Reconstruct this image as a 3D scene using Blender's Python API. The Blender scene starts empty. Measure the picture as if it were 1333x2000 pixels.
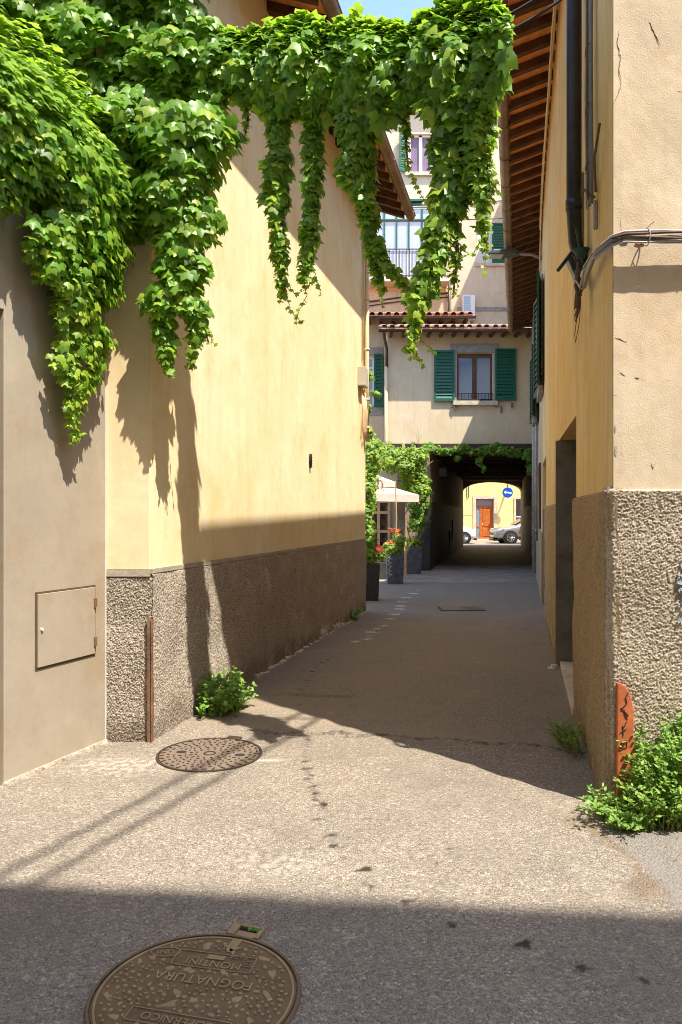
import bpy, math, random
import numpy as np
from mathutils import Vector, Matrix
R = math.radians
SC = bpy.context.scene
COL = SC.collection
random.seed(7)
rng = np.random.default_rng(11)

# ------------------------------------------------------------------ camera, sky, sun, exposure
EYE = 1.55
cam_d = bpy.data.cameras.new('camera')
cam = bpy.data.objects.new('camera', cam_d); COL.objects.link(cam)
cam.location = (0, 0, EYE); cam.rotation_euler = (R(90), 0, 0)
cam_d.sensor_fit = 'VERTICAL'; cam_d.sensor_height = 36; cam_d.lens = 26.1
cam_d.shift_y = 0.004; cam_d.clip_start = 0.05; cam_d.clip_end = 2000
SC.camera = cam

SUN_EL = R(62.9)
SX, SY = 0.680, -0.733                      # horizontal direction towards the sun
world = bpy.data.worlds.new('World'); SC.world = world
world.use_nodes = True
wn = world.node_tree.nodes; wl = world.node_tree.links
sky = wn.new('ShaderNodeTexSky'); sky.sky_type = 'NISHITA'; sky.sun_disc = False
sky.sun_elevation = SUN_EL; sky.sun_rotation = math.atan2(SX, SY)
sky.air_density = 1.0; sky.dust_density = 0.6; sky.ozone_density = 1.8
bgn = wn['Background']; wl.new(sky.outputs[0], bgn.inputs[0]); bgn.inputs[1].default_value = 0.15

sun_d = bpy.data.lights.new('sun', 'SUN'); sun_d.energy = 3.0; sun_d.angle = R(0.53)
sun_d.color = (1.0, 0.935, 0.82)
sun = bpy.data.objects.new('sun', sun_d); COL.objects.link(sun)
_d = Vector((SX * math.cos(SUN_EL), SY * math.cos(SUN_EL), math.sin(SUN_EL)))
sun.rotation_euler = _d.to_track_quat('Z', 'Y').to_euler()

vs = SC.view_settings
vs.view_transform = 'Standard'; vs.look = 'None'; vs.gamma = 1.0
vs.exposure = 1.68
try:
    SC.cycles.use_denoising = True
    SC.cycles.max_bounces = 8; SC.cycles.diffuse_bounces = 5; SC.cycles.transmission_bounces = 4
    SC.cycles.transparent_max_bounces = 6; SC.cycles.glossy_bounces = 3
    SC.cycles.sample_clamp_indirect = 6
    SC.cycles.pixel_filter_type = 'BLACKMAN_HARRIS'; SC.cycles.filter_width = 0.95
except Exception:
    pass

# ------------------------------------------------------------------ materials
def newmat(name):
    m = bpy.data.materials.new(name); m.use_nodes = True
    nt = m.node_tree; b = nt.nodes['Principled BSDF']
    return m, nt, b

def N(nt, t, **kw):
    n = nt.nodes.new(t)
    for k, v in kw.items():
        if isinstance(k, str) and k.startswith('i_'):
            n.inputs[k[2:].replace('_', ' ')].default_value = v
        else:
            setattr(n, k, v)
    return n

def ramp(nt, src, stops):
    r = nt.nodes.new('ShaderNodeValToRGB')
    el = r.color_ramp.elements
    while len(el) < len(stops): el.new(0.5)
    for e, (p, c) in zip(el, stops):
        e.position = p; e.color = (c[0], c[1], c[2], 1) if not isinstance(c, (int, float)) else (c, c, c, 1)
    nt.links.new(src, r.inputs[0]); return r.outputs[0]

def mixc(nt, a, b, fac, mode='MIX'):
    m = nt.nodes.new('ShaderNodeMix'); m.data_type = 'RGBA'; m.blend_type = mode
    for sock, val in ((m.inputs[6], a), (m.inputs[7], b), (m.inputs[0], fac)):
        if isinstance(val, (int, float)): sock.default_value = val
        elif isinstance(val, tuple): sock.default_value = (*val[:3], 1)
        else: nt.links.new(val, sock)
    return m.outputs[2]

def noise(nt, vec, scale, detail=4, rough=0.6):
    n = nt.nodes.new('ShaderNodeTexNoise'); n.inputs['Scale'].default_value = scale
    n.inputs['Detail'].default_value = detail; n.inputs['Roughness'].default_value = rough
    nt.links.new(vec, n.inputs['Vector']); return n.outputs['Fac']

def coords(nt, scale=(1, 1, 1)):
    tc = nt.nodes.new('ShaderNodeTexCoord'); mp = nt.nodes.new('ShaderNodeMapping')
    mp.inputs['Scale'].default_value = scale
    nt.links.new(tc.outputs['Object'], mp.inputs['Vector']); return mp.outputs['Vector']

def bump(nt, b, h, strength, dist, prev=None):
    n = nt.nodes.new('ShaderNodeBump'); n.inputs['Strength'].default_value = strength
    n.inputs['Distance'].default_value = dist; nt.links.new(h, n.inputs['Height'])
    if prev is not None: nt.links.new(prev, n.inputs['Normal'])
    nt.links.new(n.outputs[0], b.inputs['Normal']); return n.outputs[0]

def simple(name, col, rough=0.6, metal=0.0, var=0.15, scale=8, bs=0.0, spec=0.4):
    m, nt, b = newmat(name)
    b.inputs['Roughness'].default_value = rough; b.inputs['Metallic'].default_value = metal
    b.inputs['Specular IOR Level'].default_value = spec
    v = coords(nt)
    f = noise(nt, v, scale, 5, 0.65)
    c = ramp(nt, f, [(0.3, tuple(x * (1 - var) for x in col)), (0.7, tuple(min(1, x * (1 + var)) for x in col))])
    nt.links.new(c, b.inputs['Base Color'])
    if bs: bump(nt, b, noise(nt, v, scale * 6, 4), bs, 0.01)
    return m

def plaster(name, c0, c1, streak=0.35, dirt=(0.3, 0.24, 0.16), dirt_amt=0.25, grain=0.25, dirt_h=0.0, low=0.012):
    """lime plaster: clouds of two tones, weak vertical runs, faint dirt, fine grain"""
    m, nt, b = newmat(name); b.inputs['Roughness'].default_value = 0.9
    b.inputs['Specular IOR Level'].default_value = 0.15
    v = coords(nt); vst = coords(nt, (5.0, 5.0, 0.35))
    big = noise(nt, v, 0.9, 6, 0.62); mid = noise(nt, v, 5.5, 6, 0.7); st = noise(nt, vst, 2.2, 5, 0.65)
    c = mixc(nt, c0, c1, ramp(nt, big, [(0.33, 0.0), (0.66, 1.0)]))
    c = mixc(nt, c, tuple(x * 0.8 for x in c0), ramp(nt, mid, [(0.48, 0.0), (0.8, 0.45)]))
    c = mixc(nt, c, dirt, ramp(nt, st, [(0.5, 0.0), (0.78, streak)]))
    rp = noise(nt, coords(nt, (1, 1, .8)), 1.9, 7, 0.72)
    c = mixc(nt, c, tuple(min(.9, x*y) for x, y in zip(c0, (0.93, 0.80, 0.62))), ramp(nt, rp, [(0.52, 0.0), (0.66, 0.55)]))
    c = mixc(nt, c, tuple(min(.88, x*1.12) for x in c1), ramp(nt, rp, [(0.32, 0.5), (0.44, 0.0)]))
    sp = noise(nt, v, 38, 3, 0.6)
    c = mixc(nt, c, dirt, ramp(nt, sp, [(0.68, 0.0), (0.76, dirt_amt)]))
    nt.links.new(c, b.inputs['Base Color'])
    p = bump(nt, b, noise(nt, v, 2.6, 3), 0.3, low * 1.6)
    p = bump(nt, b, noise(nt, v, 14, 5), 0.3, low * 0.35, p)
    bump(nt, b, noise(nt, v, 130, 3), grain, 0.004, p)
    return m

def roughcast(name, c0, c1, hole, dist=0.012, scale=62):
    m, nt, b = newmat(name); b.inputs['Roughness'].default_value = 0.95
    b.inputs['Specular IOR Level'].default_value = 0.1
    v = coords(nt)
    a = noise(nt, v, scale, 5, 0.75); big = noise(nt, v, 1.7, 5, 0.6)
    c = mixc(nt, c0, c1, ramp(nt, big, [(0.35, 0.0), (0.65, 1.0)]))
    c = mixc(nt, hole, c, ramp(nt, a, [(0.43, 0.0), (0.53, 1.0)]))
    n2 = noise(nt, v, 260, 3, 0.7)
    c = mixc(nt, c, tuple(x * 0.55 for x in c0), ramp(nt, n2, [(0.5, 0.0), (0.72, 0.8)]))
    wr = noise(nt, v, 3.3, 6, 0.75)
    c = mixc(nt, c, tuple(x*1.25 for x in c0), ramp(nt, wr, [(0.56, 0.0), (0.70, 0.6)]))
    spx = nt.nodes.new('ShaderNodeSeparateXYZ'); nt.links.new(v, spx.inputs[0])
    ad = N(nt, 'ShaderNodeMath', operation='MULTIPLY_ADD'); ad.inputs[1].default_value = 1.1; nt.links.new(wr, ad.inputs[0]); nt.links.new(spx.outputs[2], ad.inputs[2])
    c = mixc(nt, c, (0.17, 0.125, 0.085), ramp(nt, ad.outputs[0], [(0.58, 0.5), (0.76, 0.0)]))
    nt.links.new(c, b.inputs['Base Color'])
    p = bump(nt, b, a, 1.0, dist)
    bump(nt, b, n2, 0.8, 0.005, p)
    return m

M = {}
M['yellow'] = plaster('yellow_plaster', (0.81, 0.66, 0.37), (0.86, 0.745, 0.49), 0.45, (0.70, 0.52, 0.26), 0.15)
M['yellow_front'] = plaster('yellow_plaster_pale', (0.76, 0.60, 0.36), (0.80, 0.66, 0.43), 0.2, (0.6, 0.42, 0.22), 0.3)
M['ochre'] = plaster('ochre_plaster', (0.68, 0.47, 0.19), (0.76, 0.58, 0.31), 0.8, (0.42, 0.32, 0.19), 0.2)
M['cream_rough'] = plaster('cream_plaster', (0.58, 0.46, 0.31), (0.67, 0.55, 0.40), 0.35, (0.48, 0.34, 0.20), 0.5, 0.5, low=0.010)
M['taupe'] = plaster('taupe_plaster', (0.345, 0.285, 0.212), (0.395, 0.33, 0.25), 0.25, (0.32, 0.25, 0.17), 0.2)
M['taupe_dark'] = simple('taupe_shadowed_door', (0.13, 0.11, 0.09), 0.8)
M['beige'] = plaster('beige_plaster', (0.62, 0.49, 0.33), (0.67, 0.545, 0.38), 0.55, (0.46, 0.35, 0.24), 0.35)
M['peach'] = plaster('peach_plaster', (0.60, 0.42, 0.25), (0.66, 0.49, 0.31), 0.3, (0.45, 0.32, 0.2), 0.15)
M['cream_far'] = plaster('pale_cream_plaster', (0.62, 0.50, 0.36), (0.68, 0.56, 0.41), 0.3, (0.5, 0.4, 0.28), 0.15)
M['old_beige'] = plaster('worn_beige_plaster', (0.50, 0.40, 0.27), (0.58, 0.47, 0.33), 0.7, (0.30, 0.24, 0.17), 0.5)
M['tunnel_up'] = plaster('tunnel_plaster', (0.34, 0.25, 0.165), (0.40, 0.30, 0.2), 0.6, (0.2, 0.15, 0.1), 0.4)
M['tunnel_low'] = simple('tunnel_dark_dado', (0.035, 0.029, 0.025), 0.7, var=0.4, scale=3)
M['far_yellow'] = plaster('far_yellow_plaster', (0.80, 0.60, 0.25), (0.82, 0.64, 0.3), 0.1, (0.6, 0.42, 0.2), 0.1)
M['rc_left'] = roughcast('grey_brown_roughcast', (0.68, 0.59, 0.48), (0.60, 0.52, 0.42), (0.24, 0.19, 0.145), 0.014, 78)
M['rc_right'] = roughcast('cream_roughcast', (0.70, 0.59, 0.45), (0.64, 0.54, 0.41), (0.42, 0.34, 0.25), 0.010, 85)
M['rc_ochre'] = roughcast('ochre_roughcast', (0.56, 0.42, 0.25), (0.50, 0.37, 0.22), (0.28, 0.20, 0.12), 0.010, 75)
M['mortar'] = simple('pale_mortar', (0.50, 0.43, 0.33), 0.95, var=0.35, scale=14, bs=0.5)
M['band'] = simple('grey_mortar_band', (0.38, 0.32, 0.25), 0.95, var=0.25, scale=20, bs=0.4)
M['stone'] = simple('grey_sandstone', (0.30, 0.28, 0.26), 0.85, var=0.25, scale=7, bs=0.4)
M['stone_dark'] = simple('weathered_stone_jamb', (0.17, 0.165, 0.14), 0.9, var=0.45, scale=2.5, bs=0.5)
M['stone_light'] = simple('pale_stone', (0.55, 0.47, 0.36), 0.85, var=0.25, scale=6, bs=0.4)
M['green'] = simple('green_shutter_paint', (0.012, 0.105, 0.062), 0.45, var=0.25, scale=12)
M['green_dark'] = simple('old_green_shutter_paint', (0.018, 0.062, 0.040), 0.6, var=0.4, scale=12)
M['wood_brown'] = simple('brown_varnished_wood', (0.11, 0.048, 0.022), 0.4, var=0.35, scale=10)
M['wood_dark'] = simple('dark_rafter_wood', (0.10, 0.045, 0.02), 0.8, var=0.45, scale=6, bs=0.3)
M['pianelle'] = simple('terracotta_soffit_tile', (0.85, 0.33, 0.10), 0.85, var=0.25, scale=9, bs=0.3)
M['tile'] = simple('roof_tile_terracotta', (0.46, 0.20, 0.11), 0.85, var=0.4, scale=5, bs=0.3)
M['tile_pale'] = simple('roof_tile_weathered', (0.42, 0.30, 0.21), 0.9, var=0.45, scale=12, bs=0.3)
M['gutter_brown'] = simple('dark_brown_gutter', (0.075, 0.05, 0.038), 0.45, 0.3, var=0.3, scale=4)
M['gutter_copper'] = simple('aged_copper_gutter', (0.26, 0.17, 0.10), 0.5, 0.35, var=0.35, scale=3)
M['pipe_black'] = simple('black_painted_pipe', (0.035, 0.030, 0.028), 0.38, 0.2, var=0.3, scale=8)
M['pipe_cream'] = simple('cream_painted_pipe', (0.72, 0.55, 0.33), 0.6, var=0.15)
M['pipe_grey'] = simple('grey_lead_pipe', (0.33, 0.31, 0.30), 0.55, 0.2, var=0.3)
M['cable_grey'] = simple('grey_cable_sheath', (0.22, 0.21, 0.21), 0.5, var=0.2)
M['cable_white'] = simple('white_cable_sheath', (0.42, 0.39, 0.36), 0.5, var=0.2)
M['cable_brown'] = simple('brown_weathered_cable', (0.13, 0.085, 0.05), 0.8, var=0.4, scale=30)
M['cable_black'] = simple('black_cable_sheath', (0.02, 0.02, 0.02), 0.5)
M['rust'] = simple('rusty_iron', (0.20, 0.11, 0.065), 0.85, 0.2, var=0.5, scale=9, bs=0.5)
M['terracotta_guard'] = simple('orange_painted_guard', (0.42, 0.115, 0.04), 0.7, var=0.25, scale=6, bs=0.3)
M['ink'] = simple('black_marker', (0.02, 0.015, 0.012), 0.7)
M['white_paint'] = simple('white_paint', (0.78, 0.77, 0.74), 0.5, var=0.06)
M['white_metal'] = simple('white_metal', (0.62, 0.60, 0.57), 0.5, var=0.08)
M['olive_box'] = simple('olive_green_box_paint', (0.30, 0.29, 0.14), 0.7, var=0.2)
M['grey_box'] = simple('grey_plastic_box', (0.48, 0.43, 0.34), 0.6, var=0.15)
M['lamp_grey'] = simple('lamp_grey_green', (0.11, 0.13, 0.115), 0.4, 0.3)
M['dark_iron'] = simple('dark_iron', (0.03, 0.027, 0.024), 0.6, 0.4, var=0.3)
M['bare_brick'] = simple('bare_brick', (0.42, 0.16, 0.08), 0.9, var=0.4, scale=30)
M['crack'] = simple('crack_shadow', (0.10, 0.065, 0.035), 1.0)
M['chip'] = simple('exposed_render', (0.40, 0.335, 0.26), 1.0, var=0.3, scale=30, bs=0.6)
M['door_wood'] = simple('orange_door_wood', (0.42, 0.12, 0.025), 0.4, var=0.25, scale=5)
M['planter'] = simple('slate_grey_planter', (0.085, 0.09, 0.10), 0.6, var=0.4, scale=9, bs=0.3)
M['planter_dark'] = simple('charcoal_planter', (0.045, 0.045, 0.045), 0.7, var=0.3, scale=9)
M['soil'] = simple('potting_soil', (0.05, 0.035, 0.022), 1.0, var=0.4, scale=30, bs=0.8)
M['canvas'] = simple('white_canvas', (0.62, 0.54, 0.46), 0.9, var=0.1)
M['canvas_pink'] = simple('faded_pink_canvas', (0.52, 0.36, 0.30), 0.9, var=0.15)
M['pine'] = simple('pale_pine_wood', (0.62, 0.40, 0.20), 0.7, var=0.2)
M['red_cloth'] = simple('red_cloth', (0.42, 0.02, 0.015), 0.9, var=0.2)
M['orange_petal'] = simple('orange_petals', (0.85, 0.16, 0.03), 0.7, var=0.35, scale=30)
M['red_petal'] = simple('red_petals', (0.60, 0.02, 0.015), 0.7, var=0.3, scale=30)
M['bark'] = simple('vine_bark', (0.17, 0.11, 0.065), 0.9, var=0.4, scale=40, bs=0.6)
M['stem_green'] = simple('green_stem', (0.22, 0.22, 0.06), 0.7, var=0.3, scale=30)
M['sign_blue'] = simple('sign_blue', (0.004, 0.07, 0.42), 0.35, var=0.05)
M['tyre'] = simple('tyre_rubber', (0.016, 0.016, 0.017), 0.8)
M['alloy'] = simple('alloy_rim', (0.50, 0.50, 0.51), 0.3, 0.8, var=0.05)
M['black_trim'] = simple('black_plastic_trim', (0.02, 0.02, 0.022), 0.5)
M['curtain'] = simple('purple_curtain', (0.22, 0.15, 0.23), 0.9, var=0.15, scale=3)
M['interior'] = simple('dark_interior', (0.02, 0.018, 0.016), 0.9)
M['frosted'] = simple('frosted_panel', (0.50, 0.52, 0.55), 0.35, var=0.15, scale=2)
M['graffiti_blue'] = simple('blue_spray_paint', (0.44, 0.53, 0.58), 0.9, var=0.2)
M['litter'] = simple('crumpled_paper', (0.62, 0.55, 0.52), 0.8, var=0.3, scale=60)

def glassmat(name, col, rough=0.03, spec=1.0):
    m, nt, b = newmat(name); b.inputs['Base Color'].default_value = (*col, 1)
    b.inputs['Roughness'].default_value = rough; b.inputs['IOR'].default_value = 1.9
    b.inputs['Specular IOR Level'].default_value = spec
    v = coords(nt); bump(nt, b, noise(nt, v, 1.5, 2), 0.12, 0.03); return m
M['glass'] = glassmat('sky_tint_glass', (0.20, 0.29, 0.40))  # sky's reflection is painted in as a bluish base colour
M['glass_dark'] = glassmat('dark_glass', (0.02, 0.025, 0.03))
M['glass_pale'] = glassmat('veranda_glass', (0.42, 0.38, 0.34), 0.15)

def paint(name, col, coat=0.8):
    m, nt, b = newmat(name); b.inputs['Base Color'].default_value = (*col, 1)
    b.inputs['Roughness'].default_value = 0.35; b.inputs['Coat Weight'].default_value = coat
    b.inputs['Coat Roughness'].default_value = 0.06; return m
M['car_white'] = paint('white_car_paint', (0.68, 0.70, 0.74))
M['car_silver'] = paint('silver_car_paint', (0.34, 0.35, 0.37))
M['car_silver'].node_tree.nodes['Principled BSDF'].inputs['Metallic'].default_value = 0.5

def leafmat(name, dark, mid, young, transl, rough=0.38, tw=0.35):
    m, nt, b = newmat(name)
    at = nt.nodes.new('ShaderNodeAttribute'); at.attribute_name = 'rnd'
    ag = nt.nodes.new('ShaderNodeAttribute'); ag.attribute_name = 'age'
    c = ramp(nt, at.outputs['Fac'], [(0.0, dark), (0.6, mid), (1.0, tuple(min(1, x * 1.25) for x in mid))])
    c = mixc(nt, c, young, ag.outputs['Fac'])
    v = coords(nt); c = mixc(nt, c, tuple(x * 0.7 for x in dark), ramp(nt, noise(nt, v, 45, 3), [(0.45, 0.0), (0.8, 0.5)]))
    nt.links.new(c, b.inputs['Base Color'])
    b.inputs['Roughness'].default_value = rough; b.inputs['Specular IOR Level'].default_value = 0.38
    t = nt.nodes.new('ShaderNodeBsdfTranslucent')
    tc = mixc(nt, c, transl, 0.65); nt.links.new(tc, t.inputs['Color'])
    mx = nt.nodes.new('ShaderNodeMixShader'); mx.inputs[0].default_value = tw
    nt.links.new(b.outputs[0], mx.inputs[1]); nt.links.new(t.outputs[0], mx.inputs[2])
    nt.links.new(mx.outputs[0], nt.nodes['Material Output'].inputs['Surface'])
    return m
M['ivy'] = leafmat('ivy_leaf', (0.035, 0.115, 0.016), (0.160, 0.335, 0.040), (0.46, 0.58, 0.06), (0.52, 0.80, 0.05), 0.40, 0.46)
M['vine_far'] = leafmat('courtyard_leaf', (0.03, 0.11, 0.02), (0.11, 0.26, 0.03), (0.44, 0.50, 0.04), (0.40, 0.62, 0.04), 0.5)
M['bush'] = leafmat('bush_leaf', (0.045, 0.14, 0.022), (0.13, 0.30, 0.045), (0.36, 0.52, 0.09), (0.40, 0.62, 0.06), 0.5)

# asphalt driven by painted-in wear attributes of the sheet (real stains and patches)
def asphalt():
    m, nt, b = newmat('worn_asphalt')
    v = coords(nt)
    vo = nt.nodes.new('ShaderNodeTexVoronoi'); vo.inputs['Scale'].default_value = 105
    nt.links.new(v, vo.inputs['Vector'])
    sep = nt.nodes.new('ShaderNodeSeparateColor'); nt.links.new(vo.outputs['Color'], sep.inputs[0])
    st = ramp(nt, sep.outputs[0], [(0.0, (0.07, 0.062, 0.053)), (0.30, (0.20, 0.172, 0.143)), (0.70, (0.345, 0.278, 0.205)), (0.92, (0.49, 0.40, 0.30)), (1.0, (0.76, 0.70, 0.61))])
    vo2 = nt.nodes.new('ShaderNodeTexVoronoi'); vo2.inputs['Scale'].default_value = 260
    nt.links.new(v, vo2.inputs['Vector'])
    s2 = nt.nodes.new('ShaderNodeSeparateColor'); nt.links.new(vo2.outputs['Color'], s2.inputs[0])
    fi = ramp(nt, s2.outputs[1], [(0.0, (0.08, 0.070, 0.06)), (0.55, (0.275, 0.222, 0.165)), (1.0, (0.54, 0.455, 0.36))])
    c = mixc(nt, st, fi, 0.5)
    c = mixc(nt, c, (0.235, 0.20, 0.165), 0.15)
    big = noise(nt, v, 1.3, 6, 0.65)
    c = mixc(nt, c, (0.17, 0.145, 0.12), ramp(nt, big, [(0.42, 0.0), (0.72, 0.6)]))
    spk = noise(nt, v, 9, 6, 0.75)
    c = mixc(nt, c, (0.44, 0.385, 0.32), ramp(nt, spk, [(0.56, 0.0), (0.74, 0.4)]))
    def attr(n):
        a = nt.nodes.new('ShaderNodeAttribute'); a.attribute_name = n; return a.outputs['Fac']
    fine = noise(nt, v, 60, 5, 0.8)
    al = ramp(nt, fine, [(0.32, (0.155, 0.128, 0.10)), (0.5, (0.255, 0.21, 0.165)), (0.68, (0.36, 0.30, 0.235))])
    al = mixc(nt, al, st, 0.30)
    al = mixc(nt, al, (0.33, 0.255, 0.175), ramp(nt, noise(nt, v, 1.1, 6, 0.7), [(0.42, 0.0), (0.62, 0.6)]))
    c = mixc(nt, c, al, attr('alley'))
    gr = ramp(nt, fine, [(0.3, (0.15, 0.132, 0.115)), (0.7, (0.29, 0.255, 0.22))])
    c = mixc(nt, c, gr, attr('patch'))
    c = mixc(nt, c, (0.16, 0.11, 0.065), attr('brown'))
    c = mixc(nt, c, (0.045, 0.035, 0.027), attr('stain'))
    c = mixc(nt, c, (0.66, 0.60, 0.52), attr('white'))
    nt.links.new(c, b.inputs['Base Color'])
    b.inputs['Roughness'].default_value = 0.85; b.inputs['Specular IOR Level'].default_value = 0.25
    inv = N(nt, 'ShaderNodeMath', operation='MULTIPLY'); inv.inputs[1].default_value = -1.0
    nt.links.new(vo.outputs['Distance'], inv.inputs[0])
    p = bump(nt, b, inv.outputs[0], 0.9, 0.009)
    bump(nt, b, spk, 0.4, 0.012, p)
    return m
M['asphalt'] = asphalt()
M['ground_far'] = simple('far_asphalt', (0.20, 0.165, 0.135), 0.9, var=0.3, scale=3, bs=0.4)

def castiron(name, c0, c1):
    m, nt, b = newmat(name); v = coords(nt)
    c = ramp(nt, noise(nt, v, 9, 6, 0.7), [(0.3, c0), (0.7, c1)])
    nt.links.new(c, b.inputs['Base Color']); b.inputs['Metallic'].default_value = 0.35
    b.inputs['Roughness'].default_value = 0.5; bump(nt, b, noise(nt, v, 160, 3), 0.3, 0.002); return m
M['iron_cover'] = castiron('bronzed_cast_iron', (0.11, 0.072, 0.042), (0.19, 0.13, 0.075))
M['iron_relief'] = castiron('worn_relief_iron', (0.26, 0.18, 0.10), (0.38, 0.28, 0.16))
M['iron_cover2'] = castiron('dusty_cast_iron', (0.20, 0.15, 0.115), (0.28, 0.22, 0.17))
M['iron_dark'] = castiron('dark_cast_iron', (0.06, 0.04, 0.03), (0.09, 0.06, 0.045))

# ------------------------------------------------------------------ mesh helpers
class MB:
    def __init__(s, T=None): s.v = []; s.f = []; s.T = T
    def add(s, vs, fs):
        o = len(s.v)
        s.v += [s.T(*p) if s.T else tuple(p) for p in vs]
        s.f += [tuple(i + o for i in f) for f in fs]; return s
    def box(s, x0, x1, y0, y1, z0, z1):
        if x0 > x1: x0, x1 = x1, x0
        if y0 > y1: y0, y1 = y1, y0
        if z0 > z1: z0, z1 = z1, z0
        return s.add([(x0,y0,z0),(x1,y0,z0),(x1,y1,z0),(x0,y1,z0),(x0,y0,z1),(x1,y0,z1),(x1,y1,z1),(x0,y1,z1)],
                     [(0,3,2,1),(4,5,6,7),(0,1,5,4),(1,2,6,5),(2,3,7,6),(3,0,4,7)])
    def prism(s, pts, z0, z1):
        n = len(pts)
        a = sum(pts[i][0]*pts[(i+1)%n][1]-pts[(i+1)%n][0]*pts[i][1] for i in range(n))
        if a < 0: pts = pts[::-1]
        zz0 = z0 if isinstance(z0, (list, tuple)) else [z0]*n
        zz1 = z1 if isinstance(z1, (list, tuple)) else [z1]*n
        return s.add([(p[0],p[1],z) for p, z in zip(pts, zz0)]+[(p[0],p[1],z) for p, z in zip(pts, zz1)],
                     [tuple(range(n))[::-1], tuple(range(n, 2*n))]+[(i,(i+1)%n,(i+1)%n+n,i+n) for i in range(n)])
    def yprism(s, pts, y0, y1):          # polygon in x,z pushed along y
        n = len(pts)
        return s.add([(p[0],y0,p[1]) for p in pts]+[(p[0],y1,p[1]) for p in pts],
                     [tuple(range(n)), tuple(range(n, 2*n))[::-1]]+[(i,i+n,(i+1)%n+n,(i+1)%n) for i in range(n)])
    def xprism(s, pts, x0, x1):          # polygon in y,z pushed along x
        n = len(pts)
        return s.add([(x0,p[0],p[1]) for p in pts]+[(x1,p[0],p[1]) for p in pts],
                     [tuple(range(n))[::-1], tuple(range(n, 2*n))]+[(i,(i+1)%n,(i+1)%n+n,i+n) for i in range(n)])
    def tube(s, pts, r, n=8, cap=True):
        P = [Vector(p) for p in pts]; m = len(P)
        if m < 2: return s
        rr = r if isinstance(r, (list, tuple)) else [r]*m
        d0 = (P[1]-P[0]).normalized()
        up = Vector((0,0,1)) if abs(d0.z) < 0.9 else Vector((1,0,0))
        u = d0.cross(up).normalized(); vs = []
        for i in range(m):
            d = (P[min(i+1,m-1)]-P[max(i-1,0)])
            d = d.normalized() if d.length > 1e-9 else d0
            u = (u-d*u.dot(d)); u = u.normalized() if u.length > 1e-6 else d.orthogonal().normalized()
            w = d.cross(u)
            for k in range(n):
                a = 2*math.pi*k/n
                vs.append(tuple(P[i]+(u*math.cos(a)+w*math.sin(a))*rr[i]))
        fs = [(i*n+k, i*n+(k+1)%n, (i+1)*n+(k+1)%n, (i+1)*n+k) for i in range(m-1) for k in range(n)]
        if cap: fs += [tuple(range(n))[::-1], tuple((m-1)*n+k for k in range(n))]
        return s.add(vs, fs)
    def lathe(s, prof, c=(0,0,0), n=24, axis='z'):
        vs = []
        for (r, h) in prof:
            for k in range(n):
                a = 2*math.pi*k/n
                if axis == 'z': vs.append((c[0]+r*math.cos(a), c[1]+r*math.sin(a), c[2]+h))
                elif axis == 'y': vs.append((c[0]+r*math.cos(a), c[1]+h, c[2]+r*math.sin(a)))
                else: vs.append((c[0]+h, c[1]+r*math.cos(a), c[2]+r*math.sin(a)))
        m = len(prof)
        fs = [(i*n+k, i*n+(k+1)%n, (i+1)*n+(k+1)%n, (i+1)*n+k) for i in range(m-1) for k in range(n)]
        if prof[0][0] > 1e-6: fs.append(tuple(range(n))[::-1])
        if prof[-1][0] > 1e-6: fs.append(tuple((m-1)*n+k for k in range(n)))
        return s.add(vs, fs)
    def build(s, name, mat, parent=None, smooth=False, bevel=0, loc=None):
        me = bpy.data.meshes.new(name); me.from_pydata(s.v, [], s.f); me.update()
        return link(name, me, mat, parent, smooth, bevel)

def link(name, me, mat, parent=None, smooth=False, bevel=0):
    if mat is not None: me.materials.append(M[mat] if isinstance(mat, str) else mat)
    if smooth: me.polygons.foreach_set('use_smooth', [True]*len(me.polygons))
    o = bpy.data.objects.new(name, me); COL.objects.link(o)
    if parent is not None:
        o.parent = parent
        if parent.type == 'EMPTY' and parent.get('_w'): o.location = -parent.location
    if bevel:
        b = o.modifiers.new('bevel', 'BEVEL'); b.width = bevel; b.segments = 2; b.limit_method = 'ANGLE'
    return o

def thing(name, label, cat, loc=(0,0,0), group=None, worldspace=True, rotz=0):
    o = bpy.data.objects.new(name, None); COL.objects.link(o)
    o.empty_display_size = 0.1
    o.location = loc; o.rotation_euler = (0,0,rotz); o['label'] = label; o['category'] = cat
    if worldspace: o['_w'] = 1
    if group: o['group'] = group
    return o
def tag(o, label, cat, group=None):
    o['label'] = label; o['category'] = cat
    if group: o['group'] = group
    return o
def struct(o): o['kind'] = 'structure'; return o

def frame(o, p, side=1):
    """u along o->p, v outwards (side=+1: to the right of travel), z up"""
    d = Vector((p[0]-o[0], p[1]-o[1])); L = d.length; d /= L
    n = Vector((d.y, -d.x))*side
    def T(u, v, z): return (o[0]+d.x*u+n.x*v, o[1]+d.y*u+n.y*v, z)
    T.L = L; T.d = d; T.n = n
    return T

def P(px, py, Y):          # measured picture point at a known distance -> metres
    return ((px-666.5)/1450*Y, Y, EYE+(1008-py)/1450*Y)

def band_noise(nu, nv, res, lam, aniso=1.0, seed=0):
    g = np.random.default_rng(seed)
    f = np.fft.rfft2(g.standard_normal((nu, nv)))
    fu = np.fft.fftfreq(nu, res)[:, None]*aniso; fv = np.fft.rfftfreq(nv, res)[None, :]
    k = np.hypot(fu, fv); k0 = 1/lam
    h = np.fft.irfft2(f*np.exp(-((k-k0)/(0.55*k0))**2), s=(nu, nv))
    return h/h.std()

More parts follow.
